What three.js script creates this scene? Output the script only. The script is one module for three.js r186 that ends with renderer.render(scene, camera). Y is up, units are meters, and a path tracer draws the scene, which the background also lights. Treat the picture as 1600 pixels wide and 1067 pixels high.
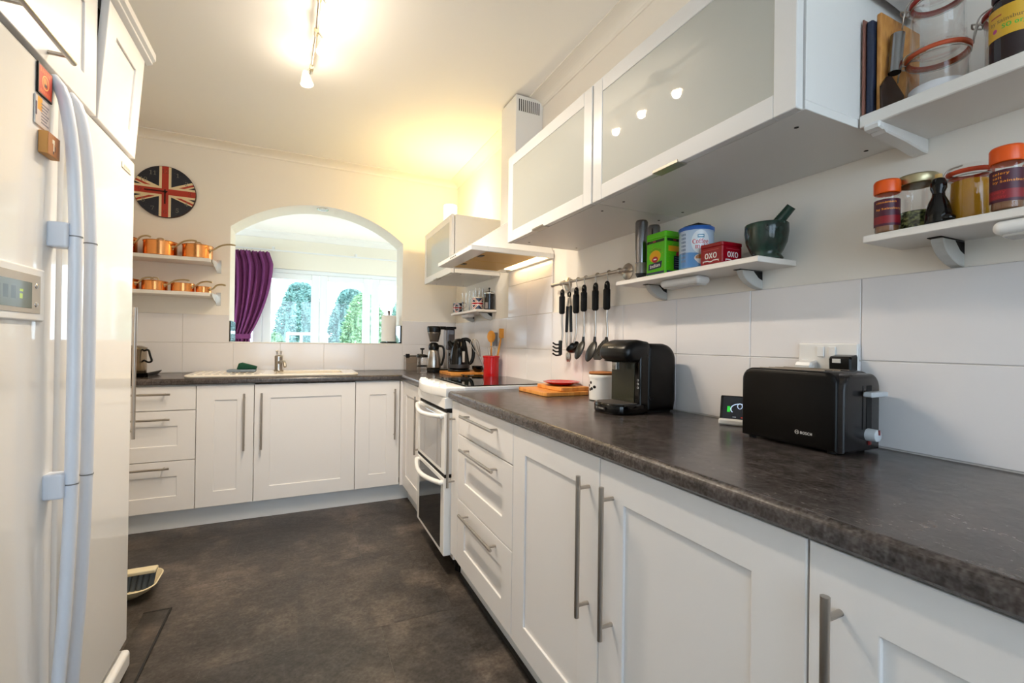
import * as THREE from 'three';
import { RoundedBoxGeometry } from 'three/addons/geometries/RoundedBoxGeometry.js';
import { mergeGeometries, toCreasedNormals } from 'three/addons/utils/BufferGeometryUtils.js';
import { RectAreaLightUniformsLib } from 'three/addons/lights/RectAreaLightUniformsLib.js';

// World axes: x = across the kitchen (towards the long worktop), y = up, z = minus the depth. Positions below are written [across, up, depth].
const scene = new THREE.Scene();
RectAreaLightUniformsLib.init();
const renderer = new THREE.WebGLRenderer();
renderer.toneMapping = THREE.LinearToneMapping;
renderer.toneMappingExposure = 1.05;
renderer.shadowMap.enabled = true;

// ---------- camera ----------
const camera = new THREE.PerspectiveCamera(2 * Math.atan(533.5 / 706.12) * 180 / Math.PI, 1600 / 1067, 0.02, 200);
{
  const yaw = 0.4381, pitch = 0.0044, roll = -0.013;
  const r0 = new THREE.Vector3(Math.cos(yaw), 0, Math.sin(yaw)), f0 = new THREE.Vector3(Math.sin(yaw), 0, -Math.cos(yaw)), u0 = new THREE.Vector3(0, 1, 0);
  const u1 = u0.clone().multiplyScalar(Math.cos(pitch)).addScaledVector(f0, -Math.sin(pitch));
  const f1 = f0.clone().multiplyScalar(Math.cos(pitch)).addScaledVector(u0, Math.sin(pitch));
  const r2 = r0.clone().multiplyScalar(Math.cos(roll)).addScaledVector(u1, -Math.sin(roll));
  const u2 = r0.clone().multiplyScalar(Math.sin(roll)).addScaledVector(u1, Math.cos(roll));
  camera.position.set(0, 1.1456, 0);
  camera.quaternion.setFromRotationMatrix(new THREE.Matrix4().makeBasis(r2, u2, f1.clone().negate()));
}

// ---------- daylight: bright overcast sky, soft high sun over the garden ----------
scene.background = new THREE.Color().setRGB(0.65, 0.825, 1.0);
scene.backgroundIntensity = 5.6;
const sun = new THREE.DirectionalLight(new THREE.Color().setRGB(1, 0.95, 0.86), 3);
sun.position.set(-9, 7.5, -4); sun.target.position.set(0, 0, -7);
sun.castShadow = true; sun.shadow.radius = 3;
Object.assign(sun.shadow.camera, { left: -14, right: 14, top: 14, bottom: -14, near: 0.5, far: 60 });
scene.add(sun, sun.target);

const LAMP = { spot: 2.7, glow: 0.11, corner: 0.75, hood: 5 };

// ---------- helpers ----------
let seed = 7;
const rnd = () => { seed = (seed * 1664525 + 1013904223) >>> 0; return seed / 4294967296; };
const names = new Map();
const numbered = (n) => { const k = names.get(n) ?? 0; names.set(n, k + 1); return k ? `${n}_${String(k).padStart(3, '0')}` : n; };
const P3 = (p) => new THREE.Vector3(p[0], p[1], -p[2]);
const rootOf = (o) => { while (o.parent && o.parent !== scene) o = o.parent; return o; };
const flat = (g) => {
  if (g.index) g = g.toNonIndexed();
  for (const k of Object.keys(g.attributes)) if (!['position', 'normal', 'uv'].includes(k)) g.deleteAttribute(k);
  if (!g.attributes.uv) g.setAttribute('uv', new THREE.BufferAttribute(new Float32Array(g.attributes.position.count * 2), 2));
  if (!g.attributes.normal) g.computeVertexNormals();
  g.morphAttributes = {}; g.clearGroups();
  return g;
};
const join = (...gs) => { const l = gs.flat(3).filter(Boolean).map(flat); return l.length === 1 ? l[0] : mergeGeometries(l); };
// uv in metres from the face's own direction
const muv = (g, k = 1) => {
  g = flat(g);
  const p = g.attributes.position, n = g.attributes.normal, uv = g.attributes.uv;
  for (let i = 0; i < p.count; i++) {
    const ax = Math.abs(n.getX(i)), ay = Math.abs(n.getY(i)), az = Math.abs(n.getZ(i));
    if (ay >= ax && ay >= az) uv.setXY(i, p.getX(i) * k, p.getZ(i) * k);
    else if (ax >= az) uv.setXY(i, p.getZ(i) * k, p.getY(i) * k);
    else uv.setXY(i, p.getX(i) * k, p.getY(i) * k);
  }
  return g;
};
// chamfered box, 44 triangles, centred
function cb(w, h, d, c = 0.002) {
  c = Math.min(c, w * 0.45, h * 0.45, d * 0.45);
  const a = [w / 2, h / 2, d / 2], pos = [];
  const vert = (s, ax) => [0, 1, 2].map((i) => s[i] * (a[i] - (i === ax ? 0 : c)));
  const tri = (x, y, z) => {
    const ux = y[0] - x[0], uy = y[1] - x[1], uz = y[2] - x[2], vx = z[0] - x[0], vy = z[1] - x[1], vz = z[2] - x[2];
    const n = [uy * vz - uz * vy, uz * vx - ux * vz, ux * vy - uy * vx], m = [(x[0] + y[0] + z[0]), (x[1] + y[1] + z[1]), (x[2] + y[2] + z[2])];
    if (n[0] * m[0] + n[1] * m[1] + n[2] * m[2] < 0) pos.push(...x, ...z, ...y); else pos.push(...x, ...y, ...z);
  };
  const quad = (p, q, r, s) => { tri(p, q, r); tri(p, r, s); };
  for (let ax = 0; ax < 3; ax++) {
    const b = (ax + 1) % 3, e = (ax + 2) % 3;
    for (const s of [-1, 1]) { const f = (x, y) => { const v = [0, 0, 0]; v[ax] = s; v[b] = x; v[e] = y; return vert(v, ax); }; quad(f(-1, -1), f(1, -1), f(1, 1), f(-1, 1)); }
    for (const s of [-1, 1]) for (const t of [-1, 1]) { const f = (z, k) => { const v = [0, 0, 0]; v[ax] = z; v[b] = s; v[e] = t; return vert(v, k); }; quad(f(-1, b), f(1, b), f(1, e), f(-1, e)); }
  }
  for (const x of [-1, 1]) for (const y of [-1, 1]) for (const z of [-1, 1]) tri(vert([x, y, z], 0), vert([x, y, z], 1), vert([x, y, z], 2));
  const g = new THREE.BufferGeometry();
  g.setAttribute('position', new THREE.BufferAttribute(new Float32Array(pos), 3));
  g.computeVertexNormals();
  return flat(g);
}
const box = (x0, x1, u0, u1, d0, d1, c = 0.002) => cb(Math.abs(x1 - x0), Math.abs(u1 - u0), Math.abs(d1 - d0), c).translate((x0 + x1) / 2, (u0 + u1) / 2, -(d0 + d1) / 2);
const rbox = (x0, x1, u0, u1, d0, d1, r = 0.01, s = 3) => flat(new RoundedBoxGeometry(Math.abs(x1 - x0), Math.abs(u1 - u0), Math.abs(d1 - d0), s, r)).translate((x0 + x1) / 2, (u0 + u1) / 2, -(d0 + d1) / 2);
// cylinder between two points
function cyl(p, q, r, r2 = r, seg = 14) {
  const a = P3(p), b = P3(q), v = b.clone().sub(a), g = new THREE.CylinderGeometry(r2, r, v.length(), seg);
  g.applyQuaternion(new THREE.Quaternion().setFromUnitVectors(new THREE.Vector3(0, 1, 0), v.clone().normalize()));
  return flat(g).translate((a.x + b.x) / 2, (a.y + b.y) / 2, (a.z + b.z) / 2);
}
const ball = (p, r, sx = 1, sy = 1, sz = 1, seg = 16) => flat(new THREE.SphereGeometry(r, seg, Math.max(6, seg * 0.6 | 0)).scale(sx, sy, sz)).translate(p[0], p[1], -p[2]);
const tube = (pts, r, n = 24, seg = 8, closed = false) => {
  const g = flat(new THREE.TubeGeometry(new THREE.CatmullRomCurve3(pts.map(P3), closed, 'centripetal'), n, r, seg, closed));
  return closed ? g : join(g, ball(pts[0], r, 1, 1, 1, 8), ball(pts[pts.length - 1], r, 1, 1, 1, 8));
};
const lathe = (prof, p = [0, 0, 0], seg = 32) => flat(new THREE.LatheGeometry(prof.map((q) => new THREE.Vector2(Math.max(q[0], 0.00001), q[1])), seg)).translate(p[0], p[1], -p[2]);
const shape = (pts) => { const s = new THREE.Shape(); pts.forEach((p, i) => (i ? s.lineTo(p[0], p[1]) : s.moveTo(p[0], p[1]))); return s; };
const ext = (s, depth, bevel = 0, seg = bevel > 0.005 ? 3 : 1) => (bevel > 0.005 ? (g) => flat(toCreasedNormals(g, 0.7)) : flat)(new THREE.ExtrudeGeometry(s, { depth: depth - 2 * bevel, bevelEnabled: bevel > 0, bevelThickness: bevel, bevelSize: bevel, bevelOffset: -bevel, bevelSegments: seg, curveSegments: 20 })).translate(0, 0, bevel);
const profD = (pts, d0, d1, b = 0) => ext(pts.isShape ? pts : shape(pts), d1 - d0, b).translate(0, 0, -d1);            // [across, up] swept along depth
const profX = (pts, x0, x1, b = 0) => ext(pts.isShape ? pts : shape(pts), x1 - x0, b).rotateY(Math.PI / 2).translate(x0, 0, 0);  // [depth, up] swept across
const profU = (pts, u0, u1, b = 0) => ext(pts.isShape ? pts : shape(pts), u1 - u0, b).rotateX(-Math.PI / 2).translate(0, u0, 0);  // [across, depth] swept up
const arcShape = (p0, cx, cy, r, a0, a1, n = 20) => Array.from({ length: n + 1 }, (_, i) => { const a = a0 + (a1 - a0) * i / n; return [cx + r * Math.cos(a), cy + r * Math.sin(a)]; });
const rrect = (x0, x1, y0, y1, r, n = 6) => { const s = []; for (const [cx, cy, a] of [[x1 - r, y1 - r, 0], [x0 + r, y1 - r, 1], [x0 + r, y0 + r, 2], [x1 - r, y0 + r, 3]]) for (let i = 0; i <= n; i++) { const t = (a + i / n) * Math.PI / 2; s.push([cx + r * Math.cos(t), cy + r * Math.sin(t)]); } return s; };

const bases = new WeakMap();
function thing(name, label, category, base = [0, 0, 0], group) {
  const o = new THREE.Group(); o.name = numbered(name); o.position.copy(P3(base)); scene.add(o);
  o.userData = { label, category }; if (group) o.userData.group = group;
  bases.set(o, P3(base));
  return o;
}
function struct(name) { const o = new THREE.Group(); o.name = name; o.userData = { kind: 'structure' }; scene.add(o); bases.set(o, new THREE.Vector3()); return o; }
// a part whose geometry is written in the world; it is moved into its thing's own axes
function part(name, geo, mat, parent, label) {
  const b = bases.get(rootOf(parent));
  const m = new THREE.Mesh(flat(geo).translate(-b.x, -b.y, -b.z), mat);
  m.name = name; m.castShadow = m.receiveShadow = true; if (label) m.userData.label = label;
  parent.add(m); return m;
}
function lpart(name, geo, mat, parent, label) { const m = new THREE.Mesh(geo, mat); m.name = name; m.castShadow = m.receiveShadow = true; if (label) m.userData.label = label; parent.add(m); return m; }
function dup(o, base, label, turn = 0) { const c = o.clone(); c.name = numbered(o.name.replace(/_\d{3}$/, '')); c.position.copy(P3(base)); c.rotation.y = o.rotation.y + turn; c.userData = { ...o.userData, label }; scene.add(c); return c; }

// ---------- textures ----------
const hash = (x, y, s) => { let h = (x * 374761393 + y * 668265263 + s * 2147483647) | 0; h = Math.imul(h ^ (h >>> 13), 1274126177); return ((h ^ (h >>> 16)) >>> 0) / 4294967296; };
const vnoise = (x, y, per, s) => {
  const xi = Math.floor(x), yi = Math.floor(y), fx = x - xi, fy = y - yi, u = fx * fx * (3 - 2 * fx), v = fy * fy * (3 - 2 * fy), w = (a) => ((a % per) + per) % per;
  const a = hash(w(xi), w(yi), s), b = hash(w(xi + 1), w(yi), s), c = hash(w(xi), w(yi + 1), s), d = hash(w(xi + 1), w(yi + 1), s);
  return (a + (b - a) * u) * (1 - v) + (c + (d - c) * u) * v;
};
const fbm = (x, y, base, oct, s) => { let t = 0, a = 0.5, p = base; for (let i = 0; i < oct; i++) { t += a * vnoise(x * p, y * p, p, s + i * 17); a *= 0.55; p *= 2; } return t / (1 - Math.pow(0.55, oct)) * 0.9; };
function noiseTex(n, fn, srgb = true) {
  const data = new Uint8Array(n * n * 4);
  for (let y = 0; y < n; y++) for (let x = 0; x < n; x++) { const c = fn(x / n, y / n), o = (y * n + x) * 4; data[o] = Math.max(0, Math.min(255, c[0])); data[o + 1] = Math.max(0, Math.min(255, c[1])); data[o + 2] = Math.max(0, Math.min(255, c[2])); data[o + 3] = 255; }
  const t = new THREE.DataTexture(data, n, n); t.wrapS = t.wrapT = THREE.RepeatWrapping; t.magFilter = THREE.LinearFilter; if (srgb) t.colorSpace = THREE.SRGBColorSpace; t.needsUpdate = true; return t;
}
function canvasTex(w, h, draw) { const c = document.createElement('canvas'); c.width = w; c.height = h; const g = c.getContext('2d'); draw(g, w, h); const t = new THREE.CanvasTexture(c); t.colorSpace = THREE.SRGBColorSpace; return t; }
const mix = (a, b, t) => a.map((v, i) => v + (b[i] - v) * Math.max(0, Math.min(1, t)));
const floorTex = noiseTex(1024, (x, y) => {
  const big = fbm(x, y, 3, 4, 3), mid = fbm(x + 0.3, y * 0.7, 9, 4, 31), streak = fbm(x * 0.5, y, 64, 3, 77), fine = fbm(x, y, 160, 2, 5);
  let c = mix([47, 42, 39], [85, 75, 66], (big - 0.3) * 1.5);
  c = mix(c, [104, 92, 82], Math.max(0, mid - 0.53) * 2.6); c = mix(c, [38, 35, 34], Math.max(0, 0.42 - mid) * 2.6);
  const k = (streak - 0.45) * 30 + (fine - 0.45) * 34; return c.map((v) => v + k);
});
const floorBump = noiseTex(512, (x, y) => { const v = 120 + (fbm(x, y, 60, 4, 9) - 0.45) * 200; return [v, v, v]; }, false);
const topTex = noiseTex(1024, (x, y) => {
  const a = fbm(x, y, 20, 4, 101), b = fbm(x, y, 150, 2, 55), s = fbm(x, y * 0.35, 140, 2, 71);
  let c = mix([56, 50, 48], [84, 75, 72], (a - 0.28) * 1.6); const k = (b - 0.45) * 46 + (s - 0.45) * 30; return c.map((v) => v + k);
});
const topRough = noiseTex(512, (x, y) => { const v = 58 + (fbm(x, y, 50, 4, 12) - 0.45) * 24; return [v, v, v]; }, false);
const woodTex = (c0, c1, s) => noiseTex(512, (x, y) => { const w = fbm(x, y * 0.16, 40, 4, s), g = Math.sin((y * 22 + w * 5) * 6.283 * 0.5) * 0.5 + 0.5; return mix(c0, c1, w * 0.75 + g * 0.25); });
const oakTex = woodTex([172, 108, 44], [222, 164, 88], 4), beechTex = woodTex([196, 122, 34], [232, 170, 70], 8), bambooTex = noiseTex(512, (x, y) => { const strip = hash(Math.floor(x * 14), 3, 9), w = fbm(x, y * 0.1, 60, 3, 4); return mix([196, 118, 40], [228, 160, 78], strip * 0.6 + w * 0.5); });
const foliageTex = noiseTex(256, (x, y) => mix([84, 122, 116], [188, 214, 202], fbm(x, y, 24, 4, 21) * 1.3 - 0.15));

// ---------- materials ----------
const M = (color, rough = 0.5, o = {}) => new THREE.MeshPhysicalMaterial({ color, roughness: rough, ...o });
const mat = {
  wall: M('#f4eee5', 0.85), ceiling: M('#f8f6f2', 0.9), farWall: M('#f3ebda', 0.85), cove: M('#f4efe6', 0.7),
  tile: M('#e6e3e4', 0.1), grout: M('#dad5d0', 0.9), blackTile: M('#0c0d0e', 0.04),
  lacquer: M('#e9e6e4', 0.32), carcass: M('#e9e7e4', 0.4), plinth: M('#dfe1e2', 0.35), seal: M('#141313', 0.6), dark: M('#0d0c0c', 0.8),
  steel: M('#b5aea6', 0.28, { metalness: 1 }), chrome: M('#d8d8d8', 0.08, { metalness: 1 }), brushed: M('#a9a49c', 0.34, { metalness: 1 }), brass: M('#c3b391', 0.28, { metalness: 1 }),
  copper: M(new THREE.Color().setRGB(0.86, 0.37, 0.13), 0.24, { metalness: 1 }), tin: M('#cfc9bf', 0.3, { metalness: 1 }),
  top: M('#ffffff', 0.32, { map: topTex.clone(), roughnessMap: null }),
  fridge: M('#eceae7', 0.05), fridgeHandle: M('#dfe3ec', 0.3), white: M('#e8e6e3', 0.35), whiteGloss: M('#eeece9', 0.12), shelf: M('#ece6df', 0.4),
  black: M('#080808', 0.28, { specularIntensity: 0.6 }), blackGloss: M('#050506', 0.06, { specularIntensity: 0.7 }), blackMatte: M('#0e0e0f', 0.6, { specularIntensity: 0.5 }), darkGrey: M('#2b2b2d', 0.4), grey: M('#77797c', 0.4), bracketGrey: M('#c9c8c4', 0.4),
  red: M('#b3050b', 0.16), redPlate: M('#b4060c', 0.12), orange: M('#f05a06', 0.3), rubber: M('#cf4a24', 0.45),
  glass: M('#ffffff', 0.02, { transmission: 1, thickness: 0.003, ior: 1.5 }), pane: M('#ffffff', 0.0, { transmission: 1, thickness: 0, ior: 1.45 }), thinGlass: M('#ffffff', 0.03, { transmission: 1, thickness: 0, ior: 1.45 }),
  frost: M('#b3b6b1', 0.5, { clearcoat: 1, clearcoatRoughness: 0.015 }),
  oak: M('#ffffff', 0.5, { map: oakTex }), beech: M('#ffffff', 0.5, { map: beechTex }), bamboo: M('#ffffff', 0.45, { map: bambooTex }), cork: M('#a86a38', 0.8),
  ceramic: M('#ece3d4', 0.1), enamel: M('#efeeec', 0.14), pvc: M('#f2f3f4', 0.25), curtain: M('#6f2b5d', 0.85, { side: THREE.DoubleSide, sheen: 0.3 }),
  marble: M('#1f3a30', 0.16), sponge: M('#0a4431', 0.9), cloth: M('#7c8894', 0.95), paper: M('#f0eeea', 0.95), dust: M('#d9cba8', 0.45), bristle: M('#4c545c', 0.8),
  oven: M('#8a8580', 0.08, { clearcoat: 1, clearcoatRoughness: 0.03 }), ovenBlack: M('#060607', 0.03), hob: M('#0a1210', 0.02),
};
mat.top.map.repeat.set(1.6, 1.6); mat.top.roughnessMap = topRough; mat.top.roughness = 1;

// ================= THE ROOM =================
const RW = 1.2556, BW = 3.867, LW = -1.25, REAR = -1.75, CEIL = 2.56, WT = 0.27;
{ // floor: dark stone-look tiles, butt jointed
  const f = struct('floor');
  part('subfloor', box(LW - 0.1, RW + 0.1, -0.12, -0.006, REAR - 0.1, BW + 0.1, 0), M('#1b1918', 0.9), f);
  const variants = [0, 1, 2, 3, 4].map((i) => { const t = floorTex.clone(); t.repeat.set(0.8, 0.8); t.offset.set(i * 0.013, i * 0.019); const b = floorBump.clone(); b.repeat.set(2, 2); return M('#ffffff', 0.4, { map: t, bumpMap: b, bumpScale: 0.0006 }); });
  const S = 0.61;
  let row = 0;
  for (let d = 1.87 - 6 * S; d < BW; d += S, row++) {
    const off = (row % 2) * S / 2 + 0.005;
    for (let x = off - 3 * S; x < RW; x += S) {
      const x0 = Math.max(x, LW), x1 = Math.min(x + S, RW), d0 = Math.max(d, REAR), d1 = Math.min(d + S, BW);
      if (x1 - x0 < 0.02 || d1 - d0 < 0.02) continue;
      part('tile', muv(box(x0 + 0.0001, x1 - 0.0001, -0.006, 0, d0 + 0.0001, d1 - 0.0001, 0.0003)), variants[Math.floor(rnd() * 5)], f);
    }
  }
}
{ const c = struct('ceiling'); part('plaster', box(LW - 0.1, RW + 0.1, CEIL, CEIL + 0.15, REAR - 0.1, BW + 0.05, 0), mat.ceiling, c); }
{ // long right wall with two rows of white tiles and a taller tiled field behind the cooker
  const w = struct('wall_right');
  part('plaster', box(RW, RW + 0.15, -0.12, CEIL, REAR - 0.1, BW + 0.2, 0), mat.wall, w);
  part('grout', box(RW - 0.0055, RW, 0.905, 1.317, -0.12, BW, 0), mat.grout, w);
  part('grout', box(RW - 0.0055, RW, 1.317, 1.66, 2.148, 2.73, 0), mat.grout, w);
  const tile = (d0, d1, u0, u1) => part('tile', box(RW - 0.0085, RW, u0 + 0.0009, u1 - 0.0009, d0 + 0.0009, d1 - 0.0009, 0.0015), mat.tile, w);
  for (let k = -3; k < 11; k++) {
    const d0 = 0.642 + k * 0.3013, d1 = Math.min(d0 + 0.3013, BW); if (d0 > BW - 0.03) break;
    tile(Math.max(d0, -0.12), d1, 0.912, 1.1145); tile(Math.max(d0, -0.12), d1, 1.1145, 1.317);
  }
  for (const [a, b] of [[2.148, 2.45], [2.45, 2.73]]) { tile(a, b, 1.317, 1.52); tile(a, b, 1.52, 1.66); }
}
{ // back wall with the arched opening to the garden room
  const w = struct('wall_back');
  const s = shape([[LW - 0.1, -0.12], [RW + 0.1, -0.12], [RW + 0.1, CEIL], [LW - 0.1, CEIL]]);
  const x0 = -0.472, x1 = 0.779, spring = 1.977, cx = (x0 + x1) / 2, h = (x1 - x0) / 2, rise = 0.233, r = (h * h + rise * rise) / (2 * rise), a = Math.asin(h / r);
  const hole = new THREE.Path(); hole.moveTo(x0, 1.126); hole.lineTo(x1, 1.126);
  for (let i = 0; i <= 32; i++) { const t = Math.PI / 2 - a + 2 * a * i / 32; hole.lineTo(cx + r * Math.cos(t), spring + rise - r + r * Math.sin(t)); }
  hole.lineTo(x0, 1.126); s.holes.push(hole);
  part('plaster', ext(s, WT, 0).translate(0, 0, -BW - WT), mat.wall, w);
  part('sill', box(x0 + 0.003, x1 - 0.003, 1.1262, 1.133, BW - 0.008, BW + WT, 0.002), mat.whiteGloss, w);
  for (const [a0, a1] of [[x0 + 0.0005, x0 + 0.009], [x1 - 0.009, x1 - 0.0005]]) part('tile', box(a0, a1, 1.134, 1.285, BW + 0.004, BW + WT - 0.004, 0.001), mat.blackTile, w, 'glossy black tile on the jamb');
  const bu = spring + rise - 0.001;
  const dl = part('downlight', lathe([[0.028, -0.003], [0.042, -0.006], [0.046, 0], [0.028, 0.001]], [0.15, bu, BW + 0.09], 24), mat.chrome, w, 'chrome ring of the recessed downlight');
  part('lens', lathe([[0, -0.001], [0.028, -0.001]], [0.15, bu, BW + 0.09], 20), mat.white, dl);
  part('grout', box(LW, RW, 0.905, 1.1262, BW - 0.0055, BW, 0), mat.grout, w);
  part('grout', box(LW, x0, 1.1262, 1.325, BW - 0.0055, BW, 0), mat.grout, w);
  part('grout', box(x1, RW, 1.1262, 1.325, BW - 0.0055, BW, 0), mat.grout, w);
  const tile = (a0, a1, u0, u1) => part('tile', box(a0 + 0.0009, a1 - 0.0009, u0 + 0.0009, u1 - 0.0009, BW - 0.0085, BW, 0.0015), mat.tile, w);
  const cols = []; for (let x = -0.763 - 0.6; x < RW; x += 0.3065) cols.push(x); cols.push(RW - 0.009);
  for (let i = 0; i + 1 < cols.length; i++) {
    const p = Math.max(cols[i], LW), q = Math.min(cols[i + 1], RW - 0.009); if (q - p < 0.01) continue;
    tile(p, q, 0.912, 1.1235);
    for (const [l, m] of [[LW, x0], [x1, RW]]) { const p2 = Math.max(p, l), q2 = Math.min(q, m); if (q2 - p2 > 0.01) tile(p2, q2, 1.1235, 1.325); }
  }
}
{ const w = struct('wall_left'); part('plaster', box(LW - 0.15, LW, -0.12, CEIL, REAR - 0.1, BW + 0.05, 0), mat.wall, w); }
{ // wall behind the camera with a window
  const w = struct('wall_rear');
  const a0 = -1.15, a1 = 1.1, v0 = 0.75, u1 = 2.3;
  part('plaster', join(box(LW, a0, -0.12, CEIL, REAR - 0.2, REAR, 0), box(a1, RW, -0.12, CEIL, REAR - 0.2, REAR, 0), box(a0, a1, u1, CEIL, REAR - 0.2, REAR, 0), box(a0, a1, -0.12, v0, REAR - 0.2, REAR, 0)), mat.wall, w);
  const d = struct('window_2');
  for (const [p, q] of [[a0, -0.05], [-0.05, a1]]) {
    part('window_frame', join(box(p, p + 0.06, v0, u1, REAR - 0.13, REAR - 0.07, 0.004), box(q - 0.06, q, v0, u1, REAR - 0.13, REAR - 0.07, 0.004), box(p + 0.06, q - 0.06, v0, v0 + 0.06, REAR - 0.13, REAR - 0.07, 0.004), box(p + 0.06, q - 0.06, u1 - 0.06, u1, REAR - 0.13, REAR - 0.07, 0.004)), mat.pvc, d);
    part('pane', box(p + 0.055, q - 0.055, v0 + 0.055, u1 - 0.055, REAR - 0.102, REAR - 0.098, 0), mat.pane, d);
  }
}
{ // coving
  const prof = (s) => { const p = [[0, 0]]; p.push([0.088 * s, 0], [0.088 * s, -0.006]); for (let i = 0; i <= 8; i++) { const t = i / 8 * Math.PI / 2; p.push([(0.08 - 0.07 * Math.sin(t)) * s, -0.006 - 0.032 * (1 - Math.cos(t))]); } p.push([0.006 * s, -0.044], [0, -0.044]); return p; };
  const t1 = struct('trim_1'); part('coving', profD(prof(-1).map(([x, u]) => [RW + x, CEIL + u]).reverse(), REAR, BW), mat.cove, t1);
  const t2 = struct('trim_2'); part('coving', profX(prof(-1).map(([x, u]) => [BW + x, CEIL + u]).reverse(), LW, RW), mat.cove, t2);
  const t3 = struct('trim_3'); part('coving', profD(prof(1).map(([x, u]) => [LW + x, CEIL + u]), REAR, BW), mat.cove, t3);
}

// ---------- the garden room beyond the arch ----------
const FD = 6.05, FC = 2.43;
{
  const d0 = BW + WT;
  const fl = struct('floor_garden_room'); part('boards', box(-1.9, 2.7, -0.12, 0, d0, FD + 0.2, 0), M('#cdbb9c', 0.5), fl);
  const ce = struct('ceiling_garden_room'); part('plaster', box(-1.9, 2.7, FC, FC + 0.25, d0, FD + 0.2, 0), M('#fbf4e8', 0.9), ce);
  for (const [x, d] of [[-0.577, 5.6], [0.876, 5.6]]) { const dl = part('downlight', lathe([[0.026, -0.001], [0.04, -0.005], [0.045, 0], [0.026, 0.001]], [x, FC - 0.0005, d], 20), mat.brushed, ce, 'small recessed downlight'); part('lens', lathe([[0, 0], [0.026, 0]], [x, FC - 0.001, d], 16), mat.white, dl); }
  // glazed side walls
  let wi = 3;
  for (const [nm, x0, x1] of [['wall_garden_left', -1.9, -1.75], ['wall_garden_right', 2.55, 2.7]]) {
    const w = struct(nm), g0 = d0 + 0.45, g1 = FD - 0.1;
    part('plaster', join(box(x0, x1, -0.12, 0.25, d0, FD + 0.2, 0), box(x0, x1, 2.2, FC, d0, FD + 0.2, 0), box(x0, x1, 0.25, 2.2, d0, g0, 0), box(x0, x1, 0.25, 2.2, g1, FD + 0.2, 0)), mat.farWall, w);
    const s = struct('window_' + wi++), xm = (x0 + x1) / 2, mid = (g0 + g1) / 2;
    for (const [p, q] of [[g0, mid], [mid, g1]]) {
      part('window_frame', join(box(xm - 0.03, xm + 0.03, 0.25, 2.2, p, p + 0.05, 0.004), box(xm - 0.03, xm + 0.03, 0.25, 2.2, q - 0.05, q, 0.004), box(xm - 0.03, xm + 0.03, 0.25, 0.3, p + 0.05, q - 0.05, 0.004), box(xm - 0.03, xm + 0.03, 2.15, 2.2, p + 0.05, q - 0.05, 0.004)), mat.pvc, s);
      part('pane', box(xm - 0.002, xm + 0.002, 0.295, 2.155, p + 0.045, q - 0.045, 0), mat.pane, s);
    }
  }
  const wn = struct('wall_garden_near'); part('plaster', join(box(-1.9, LW - 0.1, -0.12, FC, d0 - WT, d0, 0), box(RW + 0.1, 2.7, -0.12, FC, d0 - WT, d0, 0)), mat.farWall, wn);
  const o0 = -1.15, o1 = 2.2, head = 2.005;
  const wf = struct('wall_garden_far');
  part('plaster', join(box(-1.9, o0, -0.12, FC, FD, FD + 0.2, 0), box(o1, 2.7, -0.12, FC, FD, FD + 0.2, 0), box(o0, o1, head, FC, FD, FD + 0.2, 0)), mat.farWall, wf);
  const t4 = struct('trim_4'); part('coving', profX([[FD, FC], [FD, FC - 0.075], [FD - 0.012, FC - 0.07], [FD - 0.03, FC - 0.03], [FD - 0.06, FC - 0.012], [FD - 0.065, FC]], -1.75, 2.55), mat.cove, t4);
  // glazed doors: fixed outer frame, hinged leaves with stiles and rails, panes
  const win = struct('window_1');
  part('window_frame', join(box(o0, o1, 1.955, head, FD + 0.02, FD + 0.09, 0.004), box(o0, o0 + 0.05, 0, 1.955, FD + 0.02, FD + 0.09, 0.004), box(o1 - 0.05, o1, 0, 1.955, FD + 0.02, FD + 0.09, 0.004), box(o0, o1, -0.02, 0.03, FD + 0.02, FD + 0.09, 0.004)), mat.pvc, win);
  const leaf = [[-1.1, -0.413], [-0.41, 0.206], [0.209, 0.812], [0.83, 1.44], [1.45, 2.15]];
  for (const [a, b] of leaf) {
    const st = 0.092;
    part('window_leaf', join(box(a, a + st, 0.03, 1.955, FD + 0.005, FD + 0.065, 0.006), box(b - st, b, 0.03, 1.955, FD + 0.005, FD + 0.065, 0.006), box(a + st, b - st, 1.885, 1.955, FD + 0.005, FD + 0.065, 0.006), box(a + st, b - st, 0.03, 0.2, FD + 0.005, FD + 0.065, 0.006)), mat.pvc, win);
    part('pane', box(a + st - 0.006, b - st + 0.006, 0.194, 1.891, FD + 0.03, FD + 0.034, 0), mat.pane, win);
  }
  const rail = thing('curtain_rail', 'white curtain rail above the garden room window', 'curtain rail', [0.2, 2.2, 5.96]);
  part('rail', box(-1.3, 1.9, 2.19, 2.206, 5.95, 5.968, 0.003), mat.white, rail);
  for (const x of [-1.2, -0.3, 0.62, 1.5]) part('bracket', box(x - 0.012, x + 0.012, 2.206, 2.24, 5.955, FD, 0.002), mat.white, rail);
  // purple curtain gathered by a tie-back
  const cu = thing('curtain', 'purple curtain gathered to one side with a tie-back in the garden room', 'curtain', [-0.7, 0.05, 5.93]);
  const nx = 150, ny = 60, pos = [], idx = [];
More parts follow.
